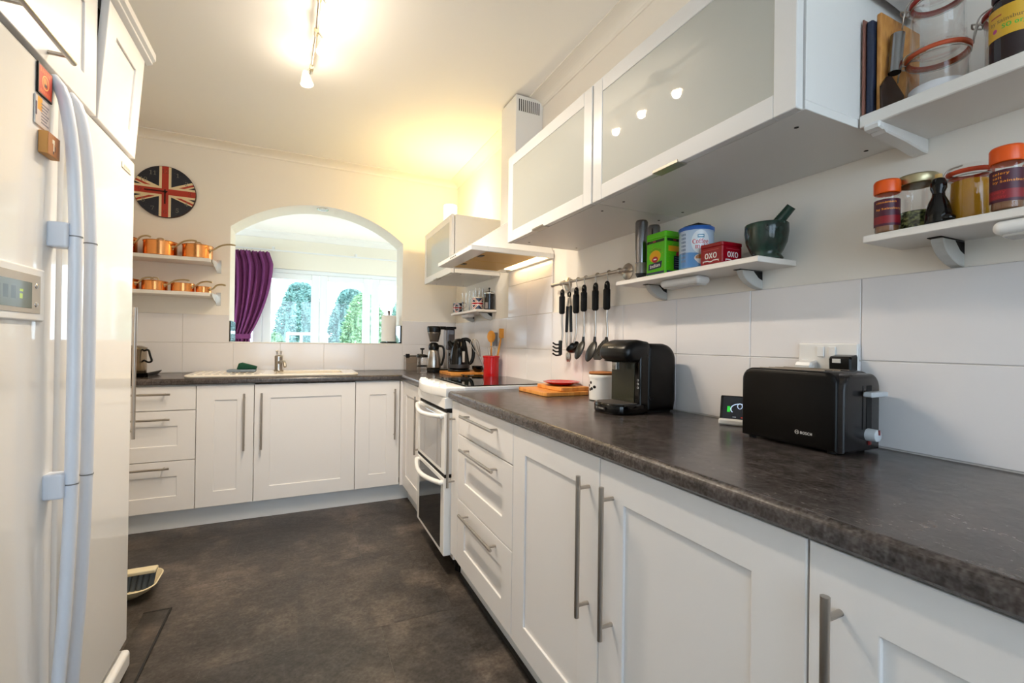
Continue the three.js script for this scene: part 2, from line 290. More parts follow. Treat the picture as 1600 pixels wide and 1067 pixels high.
  for (let j = 0; j <= ny; j++) {
    const u = 0.05 + (2.165 - 0.05) * j / ny, k = (u - 1.19);
    const right = u > 2.03 ? -0.29 - (u - 2.03) * 0.35 : u > 1.19 ? -0.29 - 0.235 * Math.pow((2.03 - u) / 0.84, 1.9) : -0.525 + 0.06 * Math.min(1, -k * 2);
    const left = u > 1.19 ? -0.92 + (1 - (u - 1.19) / 0.98) * 0.12 : -0.8 - 0.1 * Math.min(1, -k * 2);
    for (let i = 0; i <= nx; i++) {
      const t = i / nx, amp = 0.030 * (0.5 + 0.5 * Math.min(1, Math.abs(k) * 1.6 + 0.25)), ph = t * 6.283 * 9 + Math.sin(t * 11) * 0.7 + (u - 1) * 0.5;
      pos.push(left + (right - left) * t + 0.006 * Math.sin(ph * 2 + u * 3), u + (j === ny ? 0.006 * Math.sin(ph * 2) : 0), -(5.92 + amp * Math.sin(ph) + 0.012 * Math.sin(ph * 0.37 + u * 2)));
    }
  }
  for (let j = 0; j < ny; j++) for (let i = 0; i < nx; i++) { const a = j * (nx + 1) + i; idx.push(a, a + 1, a + nx + 2, a, a + nx + 2, a + nx + 1); }
  const cg = new THREE.BufferGeometry(); cg.setAttribute('position', new THREE.BufferAttribute(new Float32Array(pos), 3)); cg.setIndex(idx); cg.computeVertexNormals();
  part('drape', cg, mat.curtain, cu);
  part('tie_back', join(rbox(-0.83, -0.515, 1.16, 1.215, 5.868, 5.885, 0.006), rbox(-0.83, -0.515, 1.16, 1.215, 5.955, 5.97, 0.006), rbox(-0.525, -0.512, 1.16, 1.215, 5.875, 5.965, 0.005), rbox(-0.834, -0.82, 1.16, 1.215, 5.875, 5.965, 0.005)), mat.curtain, cu);
  for (let i = 0; i < 7; i++) part('hook', tube([[-0.86 + i * 0.085, 2.15, 5.935], [-0.855 + i * 0.085, 2.178, 5.94], [-0.85 + i * 0.085, 2.192, 5.955]], 0.003, 8, 5), mat.tin, cu);
}
// ---------- garden ----------
{
  const g = new THREE.Group(); g.name = 'lawn'; g.userData = { kind: 'structure' }; scene.add(g); bases.set(g, new THREE.Vector3());
  part('grass', box(-26, 26, -0.4, -0.13, FD + 0.2, 34, 0), M('#6c8a4a', 0.95), g);
  const pt = struct('patio'); part('paving', box(-6, 6, -0.13, -0.09, FD + 0.2, 9.5, 0.004), M('#c9c3b8', 0.9), pt);
  const rt = struct('path_rear'); part('paving', box(-14, 14, -0.4, -0.13, -16, REAR - 0.2, 0), M('#d3cfc7', 0.95), rt);
  const crown = (n, size, f) => {
    const pos = [];
    for (let i = 0; i < n; i++) {
      const [p, nrm] = f();
      const a = rnd() * 6.283, s = size * (0.6 + rnd() * 0.8), t1 = new THREE.Vector3(Math.cos(a), (rnd() - 0.3) * 0.9, Math.sin(a)).normalize(), t2 = t1.clone().cross(nrm).normalize().multiplyScalar(s * 0.42);
      const tip = p.clone().addScaledVector(t1, s).addScaledVector(nrm, s * 0.6), q = p.clone().addScaledVector(t1, -s * 0.25);
      pos.push(...q.toArray(), ...p.clone().add(t2).toArray(), ...tip.toArray(), ...q.toArray(), ...tip.toArray(), ...p.clone().sub(t2).toArray());
    }
    const b = new THREE.BufferGeometry(); b.setAttribute('position', new THREE.BufferAttribute(new Float32Array(pos), 3)); b.computeVertexNormals();
    return muv(b, 0.6);
  };
  const tree = (label, [x, d], rx, ht, base, tint, size, n, round) => {
    const t = thing('garden_tree', label, 'tree', [x, -0.13, d]);
    part('trunk', cyl([x, -0.2, d], [x, base + ht * 0.6, d], 0.16, 0.06, 10), M('#4d4036', 0.9), t);
    const fm = M(tint, 0.9, { map: foliageTex, side: THREE.DoubleSide });
    const prof = (v) => (round ? Math.sqrt(Math.max(0, 1 - (2 * v - 1) ** 2)) : Math.pow(1 - v, 0.34) * (0.7 + 0.3 * Math.min(1, v * 4 + 0.3)));
    const core = []; for (let i = 0; i <= 10; i++) core.push([rx * 0.86 * prof(i / 10) + 0.01, base + ht * i / 10]);
    part('crown', join(crown(n, size, () => {
      const v = Math.pow(rnd(), 0.8), a = rnd() * 6.283, bump = 1 + 0.16 * Math.sin(a * 5 + v * 9) + 0.1 * Math.sin(a * 11 - v * 17), r = rx * prof(v) * bump * (0.88 + rnd() * 0.14);
      const nn = new THREE.Vector3(Math.cos(a), 0.35, Math.sin(a)).normalize();
      return [new THREE.Vector3(x + Math.cos(a) * r, base + ht * v, -d + Math.sin(a) * r), nn];
    }), muv(lathe(core, [x, 0, d], 14), 0.6)), fm, t);
  };
  tree('tall blue-green conifer seen through the window leaf beside the purple curtain', [0.0, 13.9], 0.7, 2.85, -0.1, '#e2f2f4', 0.05, 30000);
  tree('blue-green conifer seen through the middle window leaf', [1.5, 15.7], 0.78, 2.95, -0.1, '#dceef0', 0.05, 30000);
  tree('yellow-green leafy shrub in the garden in front of the middle conifer', [1.42, 11.6], 0.44, 2.42, -0.1, '#fbffd2', 0.045, 14000, true);
  tree('conifer behind the rightmost visible window leaf', [3.1, 14.4], 0.75, 2.7, -0.1, '#e2f2ea', 0.055, 20000);
  tree('small pale green bush beside the white garden fence', [-0.52, 11.4], 0.2, 1.42, -0.1, '#f4fbd0', 0.04, 5000, true);
  const fe = thing('garden_fence', 'low white rail fence in front of the conifers', 'fence', [0.1, -0.13, 12.2]);
  for (const u of [0.45, 0.85, 1.28]) part('rail', box(-0.3, 0.62, u, u + 0.07, 12.2, 12.24, 0.004), mat.pvc, fe);
  for (const x of [-0.28, 0.02, 0.32, 0.6]) part('post', box(x - 0.035, x + 0.035, -0.13, 1.34, 12.24, 12.3, 0.004), mat.pvc, fe);
}

// ================= FITTED KITCHEN =================
const RF = 0.6557, BF = 3.2668, RD = 0.6757, BD = 3.2868, DT = 0.873, DB = 0.121;
// shaker or plain front, centred, its face at z = 0
function frontGeo(w, h, plain, rail = 0.09) {
  if (plain) return cb(w, h, 0.02, 0.0025).translate(0, 0, -0.01);
  const s = shape([[-w / 2, -h / 2], [w / 2, -h / 2], [w / 2, h / 2], [-w / 2, h / 2]]), b = new THREE.Path();
  const x = w / 2 - rail, y = h / 2 - rail; b.moveTo(-x, -y); b.lineTo(-x, y); b.lineTo(x, y); b.lineTo(x, -y); b.lineTo(-x, -y); s.holes.push(b);
  return join(ext(s, 0.02, 0.0022, 2).translate(0, 0, -0.02), cb(2 * x + 0.012, 2 * y + 0.012, 0.009, 0).translate(0, 0, -0.0105));
}
const bar = (p, q, z, r = 0.0062) => { // handle bar with two posts, local axes
  const a = new THREE.Vector3(...p, z), b = new THREE.Vector3(...q, z), dir = b.clone().sub(a).normalize(), L = a.distanceTo(b);
  const c = (s, e, rr) => { const v = e.clone().sub(s), g = new THREE.CylinderGeometry(rr, rr, v.length(), 14); g.applyQuaternion(new THREE.Quaternion().setFromUnitVectors(new THREE.Vector3(0, 1, 0), v.clone().normalize())); const m = s.clone().add(e).multiplyScalar(0.5); return flat(g).translate(m.x, m.y, m.z); };
  const posts = [0.03, L - 0.03].map((t) => { const m = a.clone().addScaledVector(dir, t); return c(new THREE.Vector3(m.x, m.y, 0), m, r * 0.78); });
  return join(c(a, b, r), posts);
};
// base or wall unit in its own axes: x along the run, y up, z out of its face
function unit(name, label, cat, side, a0, a1, u0, u1, depth, fronts, face, o = {}) {
  const w = a1 - a0, mid = (a0 + a1) / 2;
  const g = thing(name, label, cat, side === 'B' ? [mid, 0, face] : side === 'R' ? [face, 0, mid] : [face, 0, mid], o.group);
  if (side === 'R') g.rotation.y = -Math.PI / 2; if (side === 'L') g.rotation.y = Math.PI / 2;
  const t = 0.018, z0 = -depth, z1 = -0.022, cy = (u0 + u1) / 2;
  const B = (x0, x1, y0, y1, zz0, zz1) => cb(x1 - x0, y1 - y0, zz1 - zz0, 0.001).translate((x0 + x1) / 2, (y0 + y1) / 2, (zz0 + zz1) / 2);
  lpart('body', join(B(-w / 2 + 0.001, -w / 2 + t, u0, u1, z0, z1), B(w / 2 - t, w / 2 - 0.001, u0, u1, z0, z1), B(-w / 2 + t, w / 2 - t, u0, u0 + t, z0, z1), B(-w / 2 + t, w / 2 - t, u1 - t, u1, z0, z1), B(-w / 2 + t, w / 2 - t, u0 + t, u1 - t, z0, z0 + 0.008)), mat.carcass, g);
  if (o.legs) for (const x of [-w / 2 + 0.04, w / 2 - 0.04]) for (const z of [z0 + 0.05, z1 - 0.09]) lpart('leg', new THREE.CylinderGeometry(0.018, 0.022, u0, 10).translate(x, u0 / 2, z), mat.black, g);
  for (const f of fronts) {
    const fw = w - 0.0035, fh = f.u1 - f.u0 - 0.0035;
    const d = lpart(f.part ?? 'door', frontGeo(fw, fh, f.plain, f.rail), o.front ?? mat.lacquer, g);
    d.position.set(0, (f.u0 + f.u1) / 2, 0);
    if (f.h) { const [p, q] = f.h; lpart('handle', bar([p[0] - 0, p[1] - (f.u0 + f.u1) / 2], [q[0], q[1] - (f.u0 + f.u1) / 2], 0.034), mat.steel, d, 'brushed steel bar handle'); }
  }
  return g;
}
const vh = (x) => [[x, 0.455], [x, 0.812]];
const drawers = (w) => [{ part: 'drawer', u0: 0.72, u1: DT - 0.006, plain: true, h: [[-0.185, 0.82], [0.185, 0.82]] }, { part: 'drawer', u0: 0.421, u1: 0.72, h: [[-0.185, 0.672], [0.185, 0.672]] }, { part: 'drawer', u0: DB, u1: 0.421, h: [[-0.185, 0.384], [0.185, 0.384]] }];
const door = (x) => [{ u0: DB, u1: DT - 0.006, h: vh(x) }];
// back run
unit('drawer_unit', 'white three-drawer unit by the fridge under the copper pan shelves', 'cabinet', 'B', -1.2, -0.566, DB, DT, 0.55, drawers().map((d) => ({ ...d, h: [[-0.17, d.h[0][1]], [0.195, d.h[1][1]]] })), BD, { legs: true });
unit('base_cabinet', 'narrow white cabinet between the drawers and the sink cabinet', 'cabinet', 'B', -0.566, -0.259, DB, DT, 0.55, [{ u0: DB, u1: DT - 0.006, rail: 0.093, h: vh(0.101) }], BD, { legs: true });
unit('base_cabinet', 'wide white single-door cabinet under the sink', 'cabinet', 'B', -0.259, 0.351, DB, 0.86, 0.55, door(-0.262), BD, { legs: true });
unit('base_cabinet', 'narrow white cabinet in the corner below the end of the sink', 'cabinet', 'B', 0.351, 0.655, DB, DT, 0.55, [{ u0: DB, u1: DT - 0.006, rail: 0.093, h: vh(0.112) }], BD, { legs: true });
// long run
unit('base_cabinet', 'white corner cabinet on the far side of the cooker', 'cabinet', 'R', 2.712, 3.262, DB, DT, 0.55, door(0.225), RD, { legs: true });
unit('pull_out_unit', 'slim white pull-out unit between the cooker and the drawers', 'cabinet', 'R', 2.018, 2.122, DB, DT, 0.55, [{ u0: DB, u1: DT - 0.006, plain: true, h: vh(-0.003) }], RD, { legs: true });
unit('drawer_unit', 'white three-drawer unit in the long run below the chopping boards', 'cabinet', 'R', 1.421, 2.018, DB, DT, 0.55, drawers(), RD, { legs: true });
unit('base_cabinet', 'white cabinet next to the three drawers of the long run', 'cabinet', 'R', 0.92, 1.421, DB, DT, 0.55, door(0.206), RD, { legs: true });
unit('base_cabinet', 'white cabinet below the toaster with its handle beside the neighbour handle', 'cabinet', 'R', 0.414, 0.92, DB, DT, 0.55, door(-0.2), RD, { legs: true });
unit('base_cabinet', 'white cabinet nearest the camera at the end of the long run', 'cabinet', 'R', -0.1, 0.414, DB, DT, 0.55, door(-0.213), RD, { legs: true });

{ const c = thing('corner_post', 'white corner post between the sink run and the long run', 'corner post', [0.665, 0.1, 3.27]); part('post', box(0.6565, 0.676, DB, DT - 0.008, 3.2635, 3.2868, 0.001), mat.lacquer, c); part('return', box(0.676, 0.7, DB, DT - 0.008, 3.264, 3.29, 0.001), mat.carcass, c); }
// plinths
{
  const p1 = thing('plinth', 'white plinth board below the sink run', 'plinth', [-0.3, 0, 3.34]);
  part('board', box(-1.2, RF + 0.0746, 0, 0.118, BF + 0.0746, BF + 0.0906, 0.001), mat.plinth, p1);
  const p2 = thing('plinth', 'white plinth with black seal strip below the long run', 'plinth', [0.74, 0, 1.0]);
  part('board', box(RF + 0.0746, RF + 0.0906, 0.016, 0.118, -0.1, 2.122, 0.001), mat.plinth, p2);
  part('seal_strip', box(RF + 0.066, RF + 0.0906, 0, 0.016, -0.1, 2.122, 0.001), mat.seal, p2);
  const p3 = thing('plinth', 'short plinth board on the far side of the cooker', 'plinth', [0.74, 0, 3.0]);
  part('board', box(RF + 0.0746, RF + 0.0906, 0, 0.118, 2.712, BF + 0.0746, 0.001), mat.plinth, p3);
}
// worktops: post-formed front edge
{
  const prof = (s, f, w) => { const r = 0.016, p = [[f, 0.8735 + 0.006]]; for (let i = 0; i <= 8; i++) { const t = Math.PI - i / 8 * Math.PI / 2; p.push([f + s * (r + r * Math.cos(t)), 0.91 - r + r * Math.sin(t)]); } p.push([w, 0.91], [w, 0.8735], [f + s * 0.006, 0.8735]); return p; };
  const near = thing('worktop', 'dark slate-look worktop of the long run carrying the toaster', 'worktop', [0.95, 0.8735, 1.0]);
  part('slab', muv(profD(prof(1, RF, RW - 0.009).reverse(), -0.12, 2.122)), mat.top, near);
  const far = thing('worktop', 'dark slate-look corner worktop around the sink', 'worktop', [0, 0.8735, 3.5]);
  part('slab', muv(join(profX(prof(1, BF, 3.383).reverse(), LW, RF + 0.005), box(LW, RF + 0.005, 0.8735, 0.91, 3.7205, BW - 0.009, 0), box(LW, -0.1605, 0.8735, 0.91, 3.383, 3.7205, 0), box(0.2905, RF + 0.005, 0.8735, 0.91, 3.383, 3.7205, 0), profD(prof(1, RF, RW - 0.009).reverse(), 2.7, BF + 0.0), box(RF + 0.005, RW - 0.009, 0.8735, 0.91, BF, BW - 0.009, 0))), mat.top, far);
}
// ---------- inset sink ----------
{
  const s = thing('sink', 'cream inset sink with draining board under the arch', 'sink', [-0.13, 0.91, 3.58]);
  const x0 = -0.645, x1 = 0.375, d0 = 3.325, d1 = 3.81;
  const o = shape(rrect(x0, x1, d0, d1, 0.05)), bowl = new THREE.Path(); rrect(-0.15, 0.28, d0 + 0.07, d1 - 0.1, 0.06).reverse().forEach((p, i) => (i ? bowl.lineTo(...p) : bowl.moveTo(...p))); o.holes.push(bowl);
  part('rim', ext(o, 0.014, 0.005, 3).rotateX(-Math.PI / 2).translate(0, 0.9105, 0), mat.ceramic, s);
  const bs = shape(rrect(-0.159, 0.289, d0 + 0.06, d1 - 0.091, 0.06)); const inn = new THREE.Path(); rrect(-0.15, 0.28, d0 + 0.07, d1 - 0.1, 0.056).reverse().forEach((p, i) => (i ? inn.lineTo(...p) : inn.moveTo(...p))); bs.holes.push(inn);
  part('bowl', join(ext(bs, 0.04, 0).rotateX(-Math.PI / 2).translate(0, 0.872, 0), profU(rrect(-0.155, 0.285, d0 + 0.065, d1 - 0.095, 0.06), 0.8745, 0.8785)), mat.ceramic, s);
  for (let i = 0; i < 9; i++) part('drainer_rib', rbox(-0.6 + i * 0.045, -0.588 + i * 0.045, 0.924, 0.928, d0 + 0.07, d1 - 0.1, 0.0019, 1), mat.ceramic, s);
  const t = thing('mixer_tap', 'short chrome mixer tap behind the sink bowl', 'tap', [-0.14, 0.924, 3.7]);
  part('body', lathe([[0, 0], [0.032, 0], [0.032, 0.006], [0.027, 0.01], [0.027, 0.104], [0.023, 0.113], [0, 0.116]], [-0.14, 0.9245, 3.7]), mat.steel, t);
  part('spout', tube([[-0.138, 0.985, 3.685], [-0.12, 0.995, 3.63], [-0.1, 0.99, 3.57], [-0.095, 0.965, 3.555]], 0.011, 20, 10), mat.steel, t);
  part('lever', join(cyl([-0.15, 1.043, 3.7], [-0.152, 1.066, 3.7], 0.006), cyl([-0.128, 1.043, 3.7], [-0.126, 1.063, 3.7], 0.0055), ball([-0.152, 1.067, 3.7], 0.008), ball([-0.126, 1.064, 3.7], 0.007)), mat.steel, t);
  const c = thing('dish_cloth', 'folded grey-blue dish cloth on the draining board', 'cloth', [-0.36, 0.928, 3.62]);
  part('cloth', rbox(-0.445, -0.275, 0.9285, 0.944, 3.55, 3.66, 0.006, 2), mat.cloth, c);
  const sp = thing('scouring_sponge', 'dark green scouring sponge on the folded cloth', 'sponge', [-0.33, 0.944, 3.6]);
  part('sponge', profD([[-0.39, 0.9445], [-0.275, 0.9445], [-0.27, 0.962], [-0.285, 0.968], [-0.36, 0.99], [-0.378, 0.985]], 3.57, 3.64, 0.007), mat.sponge, sp);
}
// ---------- cooker ----------
{
  const k = thing('cooker', 'white freestanding double oven cooker with black ceramic hob', 'cooker', [0.9, 0, 2.41]);
  const F = 0.645, d0 = 2.135, d1 = 2.69, m = (d0 + d1) / 2;
  part('body', box(F + 0.05, RW - 0.012, 0.075, 0.9, d0, d1, 0.002), mat.enamel, k);
  for (const x of [0.74, 1.18]) for (const d of [d0 + 0.05, d1 - 0.05]) part('foot', cyl([x, 0, d], [x, 0.076, d], 0.02), mat.black, k);
  part('kick_panel', box(F + 0.085, F + 0.1, 0.004, 0.08, d0 + 0.01, d1 - 0.01, 0.001), mat.blackMatte, k);
  const doorAt = (u0, u1, gl, nm) => {
    const d = part(nm, rbox(F, F + 0.05, u0, u1, d0 + 0.003, d1 - 0.003, 0.006, 2), mat.enamel, k);
    part('glass', box(F - 0.0015, F + 0.004, u0 + 0.022, u1 - 0.022, d0 + 0.06, d1 - 0.06, 0.001), gl, d, gl === mat.oven ? 'grey mirrored oven glass' : 'black oven glass');
    return d;
  };
  const h = (u, d) => { const pts = []; for (let i = 0; i <= 12; i++) { const t = i / 12; pts.push([F - 0.012 - 0.038 * Math.sin(Math.PI * t), u - 0.012 * Math.sin(Math.PI * t), d0 + 0.03 + (d1 - d0 - 0.06) * t]); } part('handle', join(tube(pts, 0.0125, 30, 10), cyl([F + 0.003, u, d0 + 0.032], [F - 0.014, u, d0 + 0.032], 0.013), cyl([F + 0.003, u, d1 - 0.032], [F - 0.014, u, d1 - 0.032], 0.013)), mat.enamel, d, 'bowed white handle'); };
  const up = doorAt(0.498, 0.8, mat.oven, 'door'); h(0.782, up);
  part('vent_gap', box(F + 0.012, F + 0.05, 0.8, 0.823, d0 + 0.004, d1 - 0.004, 0), mat.dark, k, 'dark vent gap');
  part('divider', box(F + 0.002, F + 0.05, 0.482, 0.497, d0 + 0.003, d1 - 0.003, 0.001), mat.blackMatte, k);
  const lo = doorAt(0.1, 0.481, mat.ovenBlack, 'door'); h(0.455, lo);
  part('fascia', profD([[F - 0.002, 0.822], [F - 0.002, 0.872], [F + 0.06, 0.9], [F + 0.06, 0.822]].reverse(), d0 + 0.002, d1 - 0.002, 0.002), mat.enamel, k);
  // bowed control shelf at the top front
  const bow = [[F + 0.14, d0 + 0.002]]; for (let i = 0; i <= 16; i++) { const t = i / 16; bow.push([F + 0.004 - 0.048 * Math.sin(Math.PI * t), d0 + 0.002 + (d1 - d0 - 0.004) * t]); } bow.push([F + 0.14, d1 - 0.002]);
  const cp = part('control_panel', ext(shape(bow.slice().reverse()), 0.05, 0.008, 3).rotateX(-Math.PI / 2).translate(0, 0.876, 0), mat.enamel, k);
  for (let i = 0; i < 6; i++) { const d = d0 + 0.075 + i * 0.081, x = F + 0.022 - 0.03 * Math.sin(Math.PI * (d - d0) / (d1 - d0)), kb = part('knob', lathe([[0, 0.011], [0.016, 0.01], [0.021, 0.006], [0.023, 0]], [x, 0.9255, d], 18), mat.enamel, cp); part('pointer', box(x - 0.017, x + 0.017, 0.934, 0.942, d - 0.0045, d + 0.0045, 0.002), mat.enamel, kb); }
  const hob = part('hob', rbox(F + 0.1, RW - 0.016, 0.9, 0.926, d0 + 0.001, d1 - 0.001, 0.003, 2), mat.enamel, k, 'white hob rim');
  part('glass', box(F + 0.115, RW - 0.03, 0.926, 0.932, d0 + 0.004, d1 - 0.004, 0.0015), mat.hob, hob, 'black ceramic glass');
}
// ---------- cooker hood ----------
{
  const h = thing('cooker_hood', 'white chimney cooker hood above the hob', 'cooker hood', [1.1, 1.6, 2.43]);
  const x0 = 0.768, d0 = 2.137, d1 = 2.737, U0 = 1.614, U1 = 1.638;
  // rim, hollow from below
  part('rim', join(box(x0, x0 + 0.09, U0, U1, d0, d1, 0.002), box(RW - 0.03, RW - 0.009, U0, U1, d0, d1, 0.002), box(x0 + 0.09, RW - 0.03, U0, U1, d0, d0 + 0.018, 0.002), box(x0 + 0.09, RW - 0.03, U0, U1, d1 - 0.018, d1, 0.002), box(x0 + 0.09, RW - 0.03, U0 + 0.012, U1, d0 + 0.018, d1 - 0.018, 0)), mat.enamel, h);
  const fl = M('#c9a35c', 0.45, { metalness: 0.35 });
  for (const [a, b] of [[d0 + 0.02, (d0 + d1) / 2 - 0.003], [(d0 + d1) / 2 + 0.003, d1 - 0.02]]) { const f = part('grease_filter', box(x0 + 0.095, 1.16, U0 + 0.004, U0 + 0.012, a, b, 0.001), fl, h, 'metal mesh grease filter'); part('latch', box(x0 + 0.1, x0 + 0.125, U0 + 0.001, U0 + 0.004, a + 0.11, a + 0.16, 0.001), mat.black, f); }
  const bt = part('button_panel', box(x0 - 0.0015, x0 + 0.002, U0 + 0.006, U1 - 0.006, 2.36, 2.5, 0.0005), mat.white, h);
  for (let i = 0; i < 4; i++) part('button', box(x0 - 0.003, x0, U0 + 0.009, U1 - 0.009, 2.375 + i * 0.03, 2.393 + i * 0.03, 0.001), mat.darkGrey, bt);
  // sloping canopy up to the chimney
  const c0 = 1.083, e0 = 2.297, e1 = 2.5, top = 1.85;
  const A = [x0, U1, d0], B = [x0, U1, d1], C = [RW - 0.009, U1, d1], D = [RW - 0.009, U1, d0], a = [c0, top, e0], b = [c0, top, e1], c = [RW - 0.009, top, e1], d = [RW - 0.009, top, e0];
  const pos = []; const q = (p, r, s, t) => { for (const v of [p, r, s, p, s, t]) pos.push(v[0], v[1], -v[2]); };
  q(B, A, a, b); q(A, D, d, a); q(C, B, b, c); q(D, C, c, d); q(a, d, c, b); q(A, B, C, D);
  const cg = new THREE.BufferGeometry(); cg.setAttribute('position', new THREE.BufferAttribute(new Float32Array(pos), 3)); cg.computeVertexNormals();
  part('canopy', cg, mat.enamel, h);
  const ch = part('chimney', box(c0, RW - 0.001, top - 0.002, 2.552, e0, e1, 0.002), mat.enamel, h);
  for (let i = 0; i < 11; i++) part('vent_slot', box(1.1 + i * 0.0126, 1.1052 + i * 0.0126, 2.462, 2.53, e0 - 0.0006, e0 + 0.004, 0), mat.dark, ch, 'dark vent slot');
  // strip lamp along the back
  const em = M('#fff3dc', 0.4, { emissive: new THREE.Color('#ffd79a'), emissiveIntensity: 6 });
  part('strip_lamp', box(1.175, 1.232, U0 + 0.003, U0 + 0.011, d0 + 0.03, d1 - 0.1, 0.001), em, h, 'lit warm strip lamp');
  const l = new THREE.RectAreaLight(new THREE.Color().setRGB(1, 0.72, 0.38), LAMP.hood, 0.05, 0.46); l.name = 'strip_lamp_light';
  l.position.set(1.203 - 1.1, U0 + 0.0015 - 1.6, -(2.4 - 2.43)); l.rotation.x = -Math.PI / 2; h.add(l);
}
// ---------- wall cupboards with frosted glass flap doors ----------
function glassUnit(label, d0, d1, face, o = {}) {
  const U0 = 1.614, U1 = 2.004, w = d1 - d0, dep = RW - face;
  const g = thing('wall_cabinet', label, 'cabinet', [face, U0, (d0 + d1) / 2]);
  const X0 = face + 0.026, t = 0.018;
  part('body', join(box(X0, RW - 0.001, U0, U0 + t, d0, d1, 0.001), box(X0, RW - 0.001, U1 - t, U1, d0, d1, 0.001), box(X0, RW - 0.001, U0 + t, U1 - t, d0, d0 + t, 0.001), box(X0, RW - 0.001, U0 + t, U1 - t, d1 - t, d1, 0.001), box(RW - 0.01, RW - 0.001, U0 + t, U1 - t, d0 + t, d1 - t, 0)), mat.carcass, g);
  const f = 0.048, a = d0 + 0.002, b = d1 - 0.002, p = U0 - 0.002, q = U1 + 0.002;
  const dr = part('door', join(box(face, face + 0.021, p, q, a, a + f, 0.0015), box(face, face + 0.021, p, q, b - f, b, 0.0015), box(face, face + 0.021, p, p + f, a + f, b - f, 0.0015), box(face, face + 0.021, q - f, q, a + f, b - f, 0.0015)), mat.doorFrame ??= M('#e8e7e6', 0.2), g);
  part('glass', box(face + 0.002, face + 0.008, p + f - 0.004, q - f + 0.004, a + f - 0.004, b - f + 0.004, 0), mat.frost, dr, 'frosted glass panel');
  const hd = o.tab ?? (d0 + d1) / 2;
  part('tab_handle', join(box(face - 0.012, face + 0.02, p - 0.004, p - 0.001, hd - 0.045, hd + 0.045, 0.0008), box(face - 0.013, face - 0.01, p - 0.004, p + 0.004, hd - 0.045, hd + 0.045, 0.0008)), mat.brushed, dr, 'small aluminium tab handle');
  for (const x of [face + 0.085, RW - 0.045]) for (const d of [d0 + 0.056, d1 - 0.056]) part('screw_hole', lathe([[0, -0.0005], [0.0048, -0.0005], [0.0048, 0.002]], [x, U0, d], 10), mat.dark, g, 'dark screw hole');
  return g;
}
glassUnit('frosted glass wall cupboard above the spotlit shelf, nearest the camera', 0.56, 1.241, 0.867, { tab: 0.9 });
glassUnit('frosted glass wall cupboard between the cooker hood and the nearest cupboard', 1.245, 1.915, 0.867, { tab: 1.6 });
glassUnit('frosted glass wall cupboard in the corner beyond the cooker hood', 2.89, 3.6, 0.9, {});
// ---------- wall shelves ----------
function wallShelf(label, d0, d1, x0, U, th = 0.016, m = mat.shelf) { const g = thing('wall_shelf', label, 'shelf', [x0, U - th, (d0 + d1) / 2]); part('board', box(x0, RW - 0.001, U - th, U, d0, d1, 0.0015), m, g); return g; }
const clip = (g, d, U) => { // small quarter-round clip bracket with black insert
  const p = [[RW - 0.001, U]]; for (let i = 0; i <= 8; i++) { const t = i / 8 * Math.PI / 2; p.push([RW - 0.004 - 0.085 * Math.cos(t), U - 0.002 - 0.052 * Math.sin(t) * (0.75 + 0.25 * i / 8)]); } p.push([RW - 0.001, U - 0.056]);
  const b = part('bracket', profD(p, d - 0.011, d + 0.011, 0.002), mat.bracketGrey, g, 'grey clip bracket');
  part('insert', join(box(RW - 0.1, RW - 0.004, U - 0.002, U - 0.0002, d - 0.012, d + 0.012, 0.0005), profD([[RW - 0.042, U - 0.003], [RW - 0.004, U - 0.003], [RW - 0.004, U - 0.028], [RW - 0.02, U - 0.022]].reverse(), d - 0.0118, d + 0.0118)), mat.blackMatte, b, 'black insert');
};
{
  const a = wallShelf('white wall shelf holding the mills, tins and mortar', 0.808, 1.404, 1.095, 1.388); clip(a, 1.31, 1.372); clip(a, 0.92, 1.372);
  const b = wallShelf('white wall shelf holding the spice jars', -0.03, 0.564, 1.099, 1.388); clip(b, 0.465, 1.372); clip(b, 0.08, 1.372);
  const c = wallShelf('white wall shelf holding the mugs in the far corner', 2.939, 3.52, 1.1, 1.381); clip(c, 3.03, 1.365); clip(c, 3.4, 1.365);
  const puck = (label, x, d, L, U) => { const g = thing('under_shelf_light', label, 'light', [x, U, d]); part('housing', rbox(x - 0.03, x + 0.03, U - 0.026, U, d - L / 2, d + L / 2, 0.0125, 3), mat.white, g); part('diffuser', rbox(x - 0.022, x + 0.022, U - 0.03, U - 0.024, d - L / 2 + 0.012, d + L / 2 - 0.012, 0.002, 1), M('#b9b4ae', 0.2), g); };
  puck('slim white stick-on light under the shelf with the tins', 1.165, 1.13, 0.17, 1.372);
  puck('oval white stick-on light under the spice jar shelf', 1.13, 0.3, 0.13, 1.372);
  puck('small white stick-on light under the mug shelf', 1.16, 3.28, 0.15, 1.365);
  // deep shelf beside the cupboard on carved wooden brackets, another above it
  const deep = (label, U) => {
    const g = thing('wall_shelf', label, 'shelf', [1.068, U - 0.026, 0.25]); part('board', box(1.068, RW - 0.001, U - 0.026, U, -0.1, 0.557, 0.002), mat.shelf, g);
    for (const d of [0.53, 0.02]) { const y = U - 0.026; part('bracket', profD([[RW - 0.001, y], [1.062, y], [1.058, y - 0.006], [1.061, y - 0.013], [1.075, y - 0.016], [1.082, y - 0.014], [1.09, y - 0.019], [1.105, y - 0.02], [1.17, y - 0.024], [1.21, y - 0.029], [1.232, y - 0.032], [RW - 0.001, y - 0.032]], d - 0.015, d + 0.015, 0.003), mat.white, g, 'carved white wooden bracket'); }
  };
  deep('deep white shelf with preserving jars beside the frosted cupboard', 1.637);
  deep('upper white shelf on a carved bracket above the preserving jars', 1.945);
}
